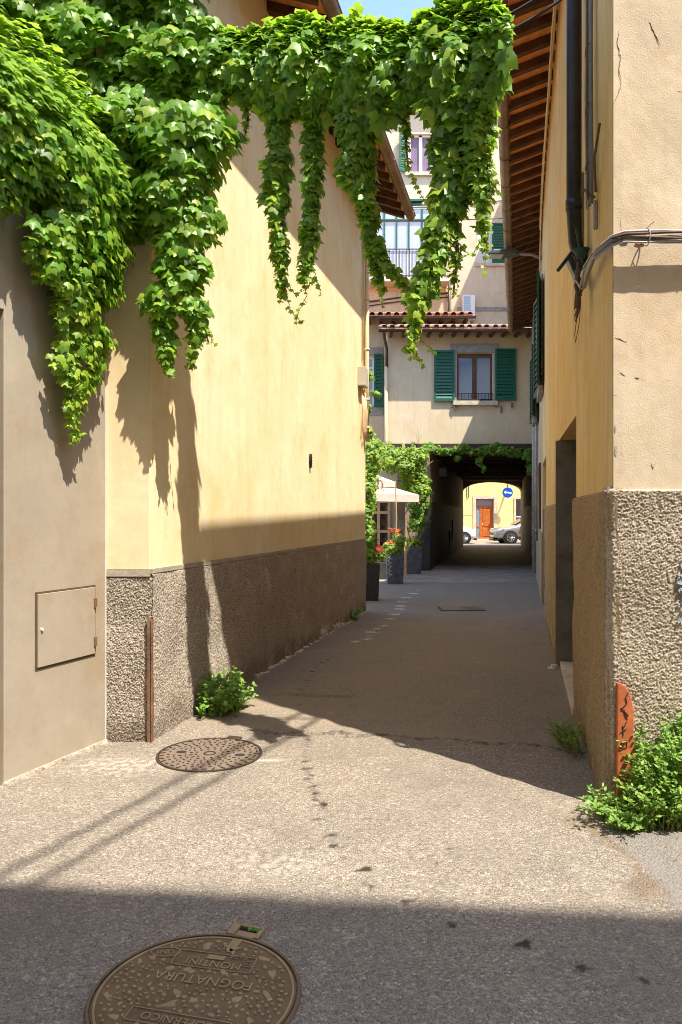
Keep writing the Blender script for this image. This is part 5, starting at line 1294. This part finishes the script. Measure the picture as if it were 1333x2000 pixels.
# foliage over the house end wall and corner
def backmass(n):
    px = rng.uniform(-110, 432, n)
    bot = np.interp(px, [-110, 0, 150, 200, 240, 290, 330, 400, 432], [420, 420, 440, 445, 425, 420, 420, 380, 240])
    rgt = np.interp(rng.uniform(0, 1, n), [0, 1], [0, 1])
    top = np.interp(px, [-110, 350, 366, 380, 432], [-160, -160, -60, 45, 58])
    py = top+(bot-top)*rng.uniform(0, 1, n)
    C = PI_(px, py, 4.98)
    lump = 0.06*np.sin(px*.035+py*.02)+.05*np.sin(py*.045-px*.012)
    C[:, 1] += -lump-rng.uniform(-.06, .15, n)
    C[:, 1] = np.minimum(C[:, 1], 5.07)
    Nn = np.stack([rng.normal(.15, .3, n), -np.ones(n), rng.normal(.66, .34, n)], -1)+jit(n, .15)
    D = np.stack([rng.normal(0, .25, n), rng.normal(-.2, .1, n), -np.ones(n)], -1)
    S = rng.uniform(.045, .104, n); age = np.where(rng.uniform(0, 1, n) < .24, rng.uniform(.2, .8, n), rng.uniform(0, .18, n))
    return C, Nn, D, S, age
leaf_mesh('wall_foliage', *backmass(5000), 'ivy', ivy)
# foliage wrapping round onto the alley face behind the garland
def cornermass(n):
    u = rng.uniform(-.1, .75, n); z = rng.uniform(4.3, 5.6, n); keep = (z > 4.35+.5*u)&(z < 5.9-1.0*u)
    o = np.array([LT(a, b_, c) for a, b_, c in zip(u, rng.uniform(.03, .22, n), z)])
    Nn = np.array([LT.n.x, LT.n.y, .5])[None]+jit(n, .3); D = np.array([0, 0, -1.])[None]+jit(n, .2)
    r = [o, Nn, D, rng.uniform(.05, .10, n), rng.uniform(0, .2, n)]; return [x[keep] for x in r]
leaf_mesh('wall_foliage', *cornermass(700), 'ivy', ivy)
# near lobe lying over the grey-brown wall
def lobe(n):
    u = rng.uniform(-.35, 1.75, n)                    # along the wall towards the camera
    ridge = np.interp(u, [-.35, 0, .35, .9, 1.4, 1.75], [3.80, 3.90, 4.02, 4.12, 4.05, 3.9]); low = np.interp(u, [-.35, 0, .25, .55, .75, .9, 1.2, 1.75], [3.35, 3.42, 3.30, 3.36, 3.40, 3.42, 3.48, 3.5])
    a = rng.uniform(0, 1, n); z = low+(ridge-low)*a
    th = .13+.20*np.sqrt(np.clip(1-(2*a-1)**2, 0, 1)); v = th*rng.uniform(.65, 1.08, n)
    topm = rng.uniform(0, 1, n) < .30
    v = np.where(topm, rng.uniform(-.45, .26, n), v); z = np.where(topm, ridge+.02+.16*np.cos(np.clip(v, -1, 1)*3)+rng.normal(0, .025, n), z)
    C = np.array([WT(p, q, r) for p, q, r in zip(u, v, z)])
    o = np.array([WT.n.x, WT.n.y, 0]); al = np.array([WT.d.x, WT.d.y, 0])
    upn = np.where(topm, 1.6, .25+1.3*a)
    Nn = o[None]*np.where(topm, .5, 1.0)[:, None]+al[None]*.25+np.array([0, 0, 1.])[None]*upn[:, None]+jit(n, .28)
    D = np.array([0, 0, -1.])[None]+o[None]*np.where(topm, .8, .15)[:, None]+jit(n, .25)
    S = rng.uniform(.032, .076, n)
    age = np.where(rng.uniform(0, 1, n) < np.where(topm, .75, .18+.3*a), rng.uniform(.3, .95, n), rng.uniform(0, .25, n))
    return C, Nn, D, S, age
leaf_mesh('wall_foliage', *lobe(5600), 'ivy', ivy)
stem = MB()
def pix(path, Y): return [(*P(px, py, Y), max(w-15, w*.4, 4)/2/1450*Y) for i, (px, py, w) in enumerate(path)]
def hang(path, n, Y=None, size=(.11, .06), young=.35, thick=.7, **k):
    n = int(n*1.0); Y = float(YG(path[0][0])) if Y is None else Y; pts = pix(path, Y); leaf_mesh('hanging_vine', *strand_samples(pts, n, size=size, young=young, thick=thick, **k), 'ivy', ivy)
    stem.tube([p[:3] for p in pts], .006, 5)
    for q in (-.3, .3): stem.tube([(p[0]+q*p[3]+random.uniform(-.01, .01), p[1]+.02, p[2]) for p in pts[:-1]], .004, 4)
hang([(540,200,60),(545,280,58),(545,350,60),(540,430,54),(545,500,44),(552,550,30),(556,585,10)], 620)
hang([(612,200,60),(612,280,48),(613,350,48),(610,420,42),(602,480,46),(598,520,36),(590,555,12)], 520)
hang([(695,210,105),(700,300,76),(708,370,62),(720,430,52),(730,490,34),(738,540,26),(748,575,8)], 900)
hang([(735,470,24),(760,525,30),(785,548,22),(800,575,34),(812,600,44)], 180, size=(.075, .06), young=.8)
hang([(886,200,120),(884,290,88),(880,370,78),(868,440,76),(852,500,72),(838,550,58),(820,590,48),(808,630,36),(806,665,22),(800,690,6)], 1250, size=(.12, .05), young=.8)
hang([(935,180,110),(928,260,72),(934,330,64),(942,400,48),(944,450,34),(948,490,12)], 560, size=(.10, .045), young=.7)
hang([(966,60,44),(966,120,44),(962,180,36),(960,240,26),(956,290,14),(952,330,6)], 240, size=(.10, .045), young=.9)
hang([(770,210,46),(790,240,34),(794,290,16),(798,330,8)], 80, size=(.08, .035), young=.8)
hang([(892,440,22),(894,500,20),(888,545,18),(886,580,8)], 70, size=(.06, .035), young=.4)
hang([(480,200,30),(484,235,14),(480,262,5)], 40, size=(.06, .03))
YC = 4.92
hang([(350,230,210),(352,330,195),(354,400,160),(352,450,138),(350,500,134),(352,560,128),(352,620,112)], 1500, YC, size=(.13, .10), young=.1, thick=.55)
hang([(330,600,70),(322,660,52),(325,700,38),(330,735,10)], 260, YC, size=(.095, .06), young=.25)
hang([(378,590,60),(385,640,50),(378,680,26),(372,720,8)], 200, YC, size=(.095, .05), young=.3)
hang([(400,640,16),(408,670,8)], 20, YC, size=(.04, .03)); hang([(224,420,16),(220,470,10),(219,500,5)], 40, 4.8, size=(.04, .025), young=.9)
# long trail in front of the grey-brown wall
def wtrail(path, n, size, young, thick=.5):
    q = [(*WT(u, v, z), w) for u, v, z, w in path]
    leaf_mesh('hanging_vine', *strand_samples(q, n, axis=(WT.d.x, WT.d.y, 0), out=(WT.n.x, WT.n.y, 0), thick=thick, size=size, young=young), 'ivy', ivy)
    stem.tube([p[:3] for p in q], .006, 5)
wtrail([(.52,.18,3.75,.50),(.50,.18,3.45,.42),(.47,.17,3.15,.36),(.45,.16,2.9,.27),(.42,.14,2.6,.21),(.42,.12,2.35,.14),(.42,.10,2.15,.07),(.43,.09,2.02,.02)], 2100, (.10, .055), .85, .42)
wtrail([(.12,.14,3.5,.16),(.13,.12,3.2,.10),(.15,.10,2.95,.05)], 200, (.09, .05), .5)
wtrail([(.22,.16,3.2,.12),(.24,.14,2.9,.07),(.26,.12,2.6,.04),(.28,.1,2.4,.02)], 170, (.06, .03), .95)
wtrail([(1.0,.16,3.6,.30),(1.02,.14,3.4,.22),(1.03,.12,3.25,.1)], 260, (.10, .07), .2)
# bare wispy tendrils with buds
budC = []
for path in ([(556,575),(565,600),(585,628),(590,630)], [(592,545),(600,575),(585,605),(578,628)], [(560,545),(575,575),(600,565),(612,545)], [(612,520),(620,550),(628,575)],
             [(800,330),(810,360),(825,385),(835,395)], [(895,500),(900,505),(890,540)], [(940,470),(925,495),(905,500)], [(745,560),(748,600)], [(808,640),(825,665),(850,690)], [(806,665),(818,700),(826,718)],
             [(375,690),(380,720)], [(600,470),(590,520)], [(955,300),(962,350),(955,395)], [(948,480),(947,540)], [(405,640),(420,675)]):
    pts = [P(a, c, float(YG(path[0][0]))-.02) for a, c in path]; q = []
    for i in range(len(pts)-1):
        for k in range(6): q.append(tuple(Vector(pts[i]).lerp(Vector(pts[i+1]), k/6)+Vector((random.gauss(0, .003),)*3)))
    q.append(pts[-1]); tw = MB(); tw.tube(q, .0024, 4); tw.build('tendril', 'stem_green', ivy); budC += q[::2]
bc = np.array(budC); nb = len(bc)
leaf_mesh('bud_leaves', bc+jit(nb, .006), np.array([0, -1., .4])[None]+jit(nb, .4), np.array([0, 0, -1.])[None]+jit(nb, .5), rng.uniform(.018, .034, nb), rng.uniform(.2, .9, nb), 'ivy', ivy)
stem.tube([P(x, y, float(YG(x))) for x, y in ((380, 130), (600, 120), (800, 118), (995, 100))], .012, 6)
stem.tube([P(x, y, float(YG(x))+.02) for x, y in ((380, 140), (620, 150), (860, 120), (995, 110))], .016, 6)
for k in range(9):
    x = -40+k*45; stem.tube([P(x, 420, 5.06), P(x+random.uniform(-30, 30), 250, 5.05), P(x+random.uniform(-50, 50), 80, 5.06), P(x+random.uniform(-50, 50), -90, 5.06)], .012, 5)
stem.build('stem', 'bark', ivy, True)

# ================================================================== COURTYARD between the houses
def cloud(boxes, n, size, age_p, mat, parent, name='foliage', up=.5, tmpl=IVY, face=(.3, -1.0)):
    """boxes: ellipsoids (x,y,z, rx,ry,rz, weight)"""
    w = np.array([q[6] for q in boxes], float); w /= w.sum(); idx = rng.choice(len(boxes), n, p=w); bx = np.array(boxes, float)[idx]
    d = rng.normal(0, 1, (n, 3)); d /= np.linalg.norm(d, axis=1, keepdims=True); r = rng.uniform(.45, 1.05, n)[:, None]
    lum = 1+.18*np.sin(d[:, :1]*7+idx[:, None])+.15*np.sin(d[:, 2:]*9+idx[:, None]*2)
    C = bx[:, :3]+d*r*lum*bx[:, 3:6]; C[:, 2] = np.maximum(C[:, 2], .02)
    Nn = d*.8+np.array([face[0]*.4, face[1]*.4, up])[None]+jit(n, .3); D = np.array([0, 0, -.7])[None]+d*.5+jit(n, .4)
    S = rng.uniform(size[0], size[1], n); age = np.where(rng.uniform(0, 1, n) < age_p, rng.uniform(.3, 1, n), rng.uniform(0, .25, n))
    return leaf_mesh(name, C, Nn, D, S, age, mat, parent, tmpl)

def pot(t, x, y, w, h, mat, soil='soil'):
    b = MB(); q = w*.5; r = w*.43
    def ring(s, z): return [(x-s, y-s, z), (x+s, y-s, z), (x+s, y+s, z), (x-s, y+s, z)]
    rg = [ring(r, 0), ring(q, h), ring(q-.02, h), ring(q-.03, h-.05)]
    b.add([p for rr in rg for p in rr], [(3,2,1,0)]+[(i*4+k, i*4+(k+1)%4, (i+1)*4+(k+1)%4, (i+1)*4+k) for i in range(3) for k in range(4)]+[(12,13,14,15)])
    o = b.build('pot', mat, t, bevel=.008)
    b = MB(); b.box(x-q+.035, x+q-.035, y-q+.035, y+q-.035, h-.10, h-.03); b.build('soil', soil, t)
grp = 'tall square planters at the courtyard entrance'
def PX(px, Y): return (px-666.5)/1450*Y
p1 = (PX(712, 13.6), 13.6)
t = thing('planter', 'charcoal square planter right behind the far end of the yellow wall', 'planter', (*p1, 0), grp)
pot(t, .50, 13.7, .42, .68, 'planter_dark')
cloud([(.52, 13.65, .84, .20, .2, .18, 2), (.50, 13.65, 1.10, .17, .2, .28, 2), (.46, 13.7, 1.5, .14, .16, .35, 1.6), (.48, 13.8, 2.0, .18, .2, .45, 2), (.56, 13.9, 2.6, .24, .25, .35, 2)], 1500, (.04, .075), .35, 'vine_far', t)
b = MB(); b.tube([(.50, 13.7, .6), (.46, 13.7, 1.5), (.47, 13.8, 2.6)], .012, 6); b.build('stem', 'bark', t)
x2 = PX(773, 16.8)
t = thing('planter', 'slate planter with white scribbles and orange flowers, middle of the three', 'planter', (x2, 16.8, 0), grp)
pot(t, x2, 17.0, .40, .66, 'planter')
b = MB()
for k in range(5):
    z = .18+.09*k; b.tube([(x2-.17+random.uniform(-.01, .03), 16.795-.0, z), (x2-.11, 16.79, z+.05), (x2-.16, 16.79, z+.08), (x2-.08+random.uniform(-.02, .02), 16.79, z+.03)], .006, 4)
b.build('scribble', 'white_metal', t)
cloud([(x2-.05, 16.95, .80, .27, .2, .16, 2), (x2+.08, 17.0, .98, .17, .2, .16, 1)], 800, (.035, .07), .55, 'vine_far', t)
cloud([(x2-.12, 16.9, .94, .10, .1, .06, 1), (x2+.02, 16.95, 1.22, .16, .12, .07, 1.3)], 130, (.03, .055), .5, 'orange_petal', t, 'flowers', tmpl=OVAL)
b = MB(); b.tube([(x2-.02, 16.9, .6), (x2+.03, 16.85, 1.5), (x2+.0, 16.85, 2.35)], .014, 6)
b.build('cane', 'pine', t)
x3 = PX(809, 19.7)
t = thing('planter', 'slate planter with a leafy climber standing against the passage wall', 'planter', (x3, 19.7, 0), grp)
pot(t, x3, 19.9, .44, .74, 'planter')
cloud([(x3, 19.9, .85, .24, .2, .14, 1)], 350, (.035, .07), .6, 'vine_far', t)
cloud([(x3+.12, 19.9, 1.35, .26, .25, .26, 1.2), (x3+.16, 19.9, 1.80, .28, .25, .35, 1.8), (x3+.22, 19.95, 2.3, .26, .25, .34, 1.6)], 1500, (.05, .09), .15, 'vine_far', t)
b = MB(); b.tube([(x3-.02, 19.85, .7), (x3-.12, 19.85, 1.05), (x3-.18, 19.9, 1.3)], .014, 5); b.tube([(x3+.05, 19.85, .7), (x3+.07, 19.85, 1.1), (x3+.15, 19.9, 1.9)], .014, 5); b.tube([(x3+.1, 19.9, .7), (x3+.2, 19.9, 1.5), (x3+.25, 19.95, 2.4)], .012, 5); b.build('stem', 'bark', t)
cloud([(x3+.10, 19.75, 2.45, .10, .08, .05, 1), (x3+.16, 19.7, 1.88, .08, .08, .05, 1)], 40, (.04, .06), .5, 'orange_petal', t, 'flowers', tmpl=OVAL)

pg = thing('pergola_vine', 'bright green vine roofing the courtyard entrance and trailing along the passage beam', 'vine', (1.4, 19, 2.9), None)
cx = lambda px, Y: PX(px, Y)
bx = []
for px, py, rx, rz, w in ((722, 870, 24, 26, 1), (735, 896, 28, 24, 1.2), (765, 895, 30, 26, 1.6), (795, 900, 30, 30, 1.8), (815, 890, 26, 20, 1.3), (818, 925, 22, 30, 1.5), (800, 940, 20, 22, 1.0), (822, 955, 16, 22, .8), (724, 930, 14, 26, .7), (750, 880, 28, 16, 1)):
    Y = 17.4 if px < 740 else 19.7; bx.append((cx(px, Y), Y+random.uniform(-.1, .6), P(0, py, Y)[2], rx/1450*Y, .5, rz/1450*Y, w))
bx += [(PX(790, 19.7), 19.6, P(0, 912, 19.7)[2], .28, .3, .16, 1.0), (PX(735, 15), 15.2, P(0, 880, 15)[2], .16, .3, .30, 1.0), (PX(727, 15), 15.0, P(0, 960, 15)[2], .09, .2, .45, 1.0), (PX(722, 15), 15.0, P(0, 1040, 15)[2], .08, .2, .35, .7)]
cloud(bx, 7200, (.04, .085), .50, 'vine_far', pg, up=.9)
bx = []
for px, py, rx, rz, w in ((850, 880, 18, 9, 1), (875, 882, 20, 8, 1), (900, 878, 20, 7, .8), (925, 882, 22, 9, 1.1), (955, 880, 22, 9, 1.1), (985, 880, 20, 9, 1), (1010, 885, 16, 9, .9), (1030, 888, 12, 12, .9), (938, 898, 8, 12, .5), (944, 915, 5, 8, .15), (895, 895, 8, 6, .2), (838, 872, 14, 10, .8), (1034, 915, 6, 18, .4), (905, 872, 12, 6, .3), (970, 870, 14, 6, .4)):
    Y = 20.75; bx.append((cx(px, Y), Y+random.uniform(-.08, .08), P(0, py, Y)[2], rx/1450*Y, .16, rz/1450*Y, w))
cloud(bx, 2100, (.05, .09), .08, 'vine_far', pg, 'beam_foliage')
b = MB()
for k in range(5): b.tube([(1.0+.3*k, 19.6, 2.7), (1.1+.3*k, 19.9, 2.9), (1.3+.3*k, 20.2, 3.05)], .012, 5)
b.tube([(2.2, 20.4, 3.3), (2.9, 20.8, 3.42), (5.3, 20.8, 3.42)], .02, 6)
b.build('branch', 'bark', pg, True)
bx = [(cx(722, 12.3), 12.3, P(0, 735, 12.3)[2], .10, .12, .10, 1), (cx(735, 12.3), 12.3, P(0, 770, 12.3)[2], .10, .12, .06, 1), (cx(718, 12.3), 12.3, P(0, 790, 12.3)[2], .05, .1, .22, 1), (cx(722, 12.3), 12.3, P(0, 845, 12.3)[2], .06, .12, .12, 1.3)]
t = thing('wall_creeper', 'thin pale creeper clinging to the pipes at the far wall end', 'creeper', (cx(716, 12.3), 12.3, 3))
cloud(bx, 190, (.05, .085), .7, 'vine_far', t)
b = MB(); b.tube([(cx(712, 12.2), 12.2, P(0, 720, 12.3)[2]), (cx(718, 12.3), 12.3, P(0, 790, 12.3)[2]), (cx(716, 12.3), 12.2, P(0, 860, 12.3)[2])], .012, 5); b.build('stem', 'bark', t)

# parasol
ux, uy = .75, 18.6
t = thing('parasol', 'square white parasol with a vented pinkish top in the courtyard', 'parasol', (ux, uy, 0))
def canopy(cx_, cy_, s, z0, z1, s1, val, rot_):
    b = MB(); q = []
    for zz, ss in ((z0-val, s), (z0, s), (z1, s1)):
        for k in range(4):
            a = rot_+k*math.pi/2; q.append((cx_+ss*math.cos(a), cy_+ss*math.sin(a), zz))
    b.add(q, [(k, (k+1)%4, (k+1)%4+4, k+4) for k in range(4)]+[(4+k, 4+(k+1)%4, 8+(k+1)%4, 8+k) for k in range(4)]+[(8,9,10,11)]); return b
b = canopy(ux, uy, 1.20, 2.08, 2.30, .45, .0, -.03); o = b.build('canopy', 'canvas_pink', t); o.modifiers.new('th', 'SOLIDIFY').thickness = .01
b = canopy(ux, uy, 1.205, 2.08, 2.08, 1.19, .18, -.03); b.f = b.f[:4]; o = b.build('valance', 'canvas', t); o.modifiers.new('th', 'SOLIDIFY').thickness = .01
b = canopy(ux, uy, .62, 2.40, 2.62, .05, .13, -.03); o = b.build('vent_cap', 'canvas', t); o.modifiers.new('th', 'SOLIDIFY').thickness = .01
b = MB(); b.tube([(ux, uy, 0), (ux, uy, 2.55)], .025, 10); b.build('pole', 'pine', t, True)
t = thing('cafe_table', 'low table under a red cloth between the planters in the courtyard', 'table', (.95, 19.6, 0))
b = MB(); b.box(.55, 1.55, 20.1, 20.9, .70, .73); b.box(.56, 1.54, 20.09, 20.095, .55, .70); b.build('tablecloth', 'red_cloth', t, bevel=.01)
for x in (.60, 1.46): b = MB(); b.box(x, x+.05, 20.2, 20.25, 0, .69); b.build('leg', 'pine', t); b = MB(); b.box(x, x+.05, 20.75, 20.8, 0, .69); b.build('leg', 'pine', t)
b = MB(); b.box(.56, 1.5, 20.2, 20.8, .22, .27); b.build('shelf', 'pine', t)
t = thing('red_flowers', 'low red flowering plant in front of the red cloth', 'flowers', (1.0, 18.4, 0))
cloud([(1.0, 18.3, .55, .28, .2, .12, 1)], 260, (.04, .07), .1, 'vine_far', t); cloud([(.95, 18.25, .72, .26, .15, .05, 1)], 120, (.03, .05), .3, 'red_petal', t, 'petals', tmpl=OVAL)
b = MB(); b.box(.78, 1.25, 18.1, 18.5, 0, .42); b.build('trough', 'planter_dark', t, bevel=.01)
t = thing('menu_stand', 'slim weathered wooden post with a small board beside the last planter', 'stand', (PX(792, 18.9), 18.9, 0))
b = MB(); mx_ = PX(792, 18.9); b.box(mx_-.03, mx_+.03, 18.9, 18.95, 0, 1.45); b.build('post', 'pine', t)
b = MB(); b.box(mx_-.24, mx_+.0, 18.87, 18.895, 1.22, 1.45); b.build('board', 'stone', t)

# ================================================================== WEEDS AND THE BUSH
def weed_plant(name, label, stems, mat='bush', leaf=(.018, .032), per=14, seed=0, w=.30):
    """stems: list of (base, tip); small opposite leaves along each arching stem"""
    t = thing(name, label, 'weeds' if name != 'bush' else 'bush', stems[0][0])
    sb = MB(); C = []; Nn = []; D = []; A = []
    for (p, q) in stems:
        p, q = Vector(p), Vector(q); L = (q-p).length; out = Vector((q.x-p.x, q.y-p.y, 0)); mid = p.lerp(q, .5)+Vector((0, 0, L*.14))-out*.15
        pts = [p*(1-s)**2+mid*2*s*(1-s)+q*s*s for s in np.linspace(0, 1, 7)]
        sb.tube([tuple(x) for x in pts], [.0035*(1-.7*i/6) for i in range(7)], 4, False)
        m = max(5, int(per*L/.35))
        for k in range(m):
            s = .06+.94*(k/m)**.8; x = p*(1-s)**2+mid*2*s*(1-s)+q*s*s; a = random.uniform(0, 6.28)
            d = Vector((math.cos(a), math.sin(a), random.uniform(.05, .7)))
            C.append(x+d*.014); D.append(d); Nn.append(Vector((random.gauss(.15, .4), random.gauss(-.25, .4), 1.0))-d*.25); A.append(random.random()*.35+(.5*s if random.random() < .5 else 0))
    n = len(C); leaf_mesh('foliage', np.array([tuple(x) for x in C]), np.array([tuple(x) for x in Nn]), np.array([tuple(x) for x in D]), rng.uniform(leaf[0], leaf[1], n)*1.0, np.array(A), mat, t, oval_template(w))
    sb.build('stem', 'stem_green', t); return t
def mound(x0, x1, y0, y1, hf, n, lean):
    st = []
    while len(st) < n:
        x, y = random.uniform(x0, x1), random.uniform(y0, y1); h = hf(x, y)*random.uniform(.35, 1.0)
        st.append(((x, y, 0.0), (x+random.gauss(lean[0], .07), y+random.gauss(lean[1], .06), h)))
    return st
def hf(x, y):
    e = min(1, max(0, (x-1.47)/.08)); return (.14+.38*e)*(1-.55*max(0, (3.78-y))/.3)*(1+.12*math.sin(x*11))
weed_plant('bush', 'large sunlit green weed bush at the foot of the corner house', mound(1.34, 2.40, 3.64, 3.90, hf, 880, (-.01, -.04)), leaf=(.020, .036), per=27, w=.24)
weed_plant('weed_clump', 'green weed clump at the foot of the left wall between two shadows', mound(-1.12, -.80, 5.70, 6.08, lambda x, y: .34*(1-.3*abs(x+.97)/.2), 80, (.05, -.03)), leaf=(.030, .055), per=16, w=.38)
weed_plant('weed_clump', 'small dark weed in shade beside the foot of the corner house', mound(1.47, 1.60, 4.75, 5.15, lambda x, y: .22, 40, (-.06, -.02)), leaf=(.02, .035), per=14)
xa = PX(685, 11.3)
weed_plant('weed_clump', 'dark low weed tuft near the far end of the left wall', mound(xa-.16, xa+.10, 10.9, 11.6, lambda x, y: .20, 50, (.03, -.02)), leaf=(.04, .07), per=12, w=.38)
weed_plant('weed_clump', 'thin sprig of weed on the ledge of the passage house facade', [((2.15, 20.95, 3.6), (2.1, 20.8, 3.9)), ((2.15, 20.95, 3.6), (2.25, 20.8, 3.8)), ((2.2, 20.95, 3.6), (2.15, 20.85, 4.05))], leaf=(.03, .05), per=8)
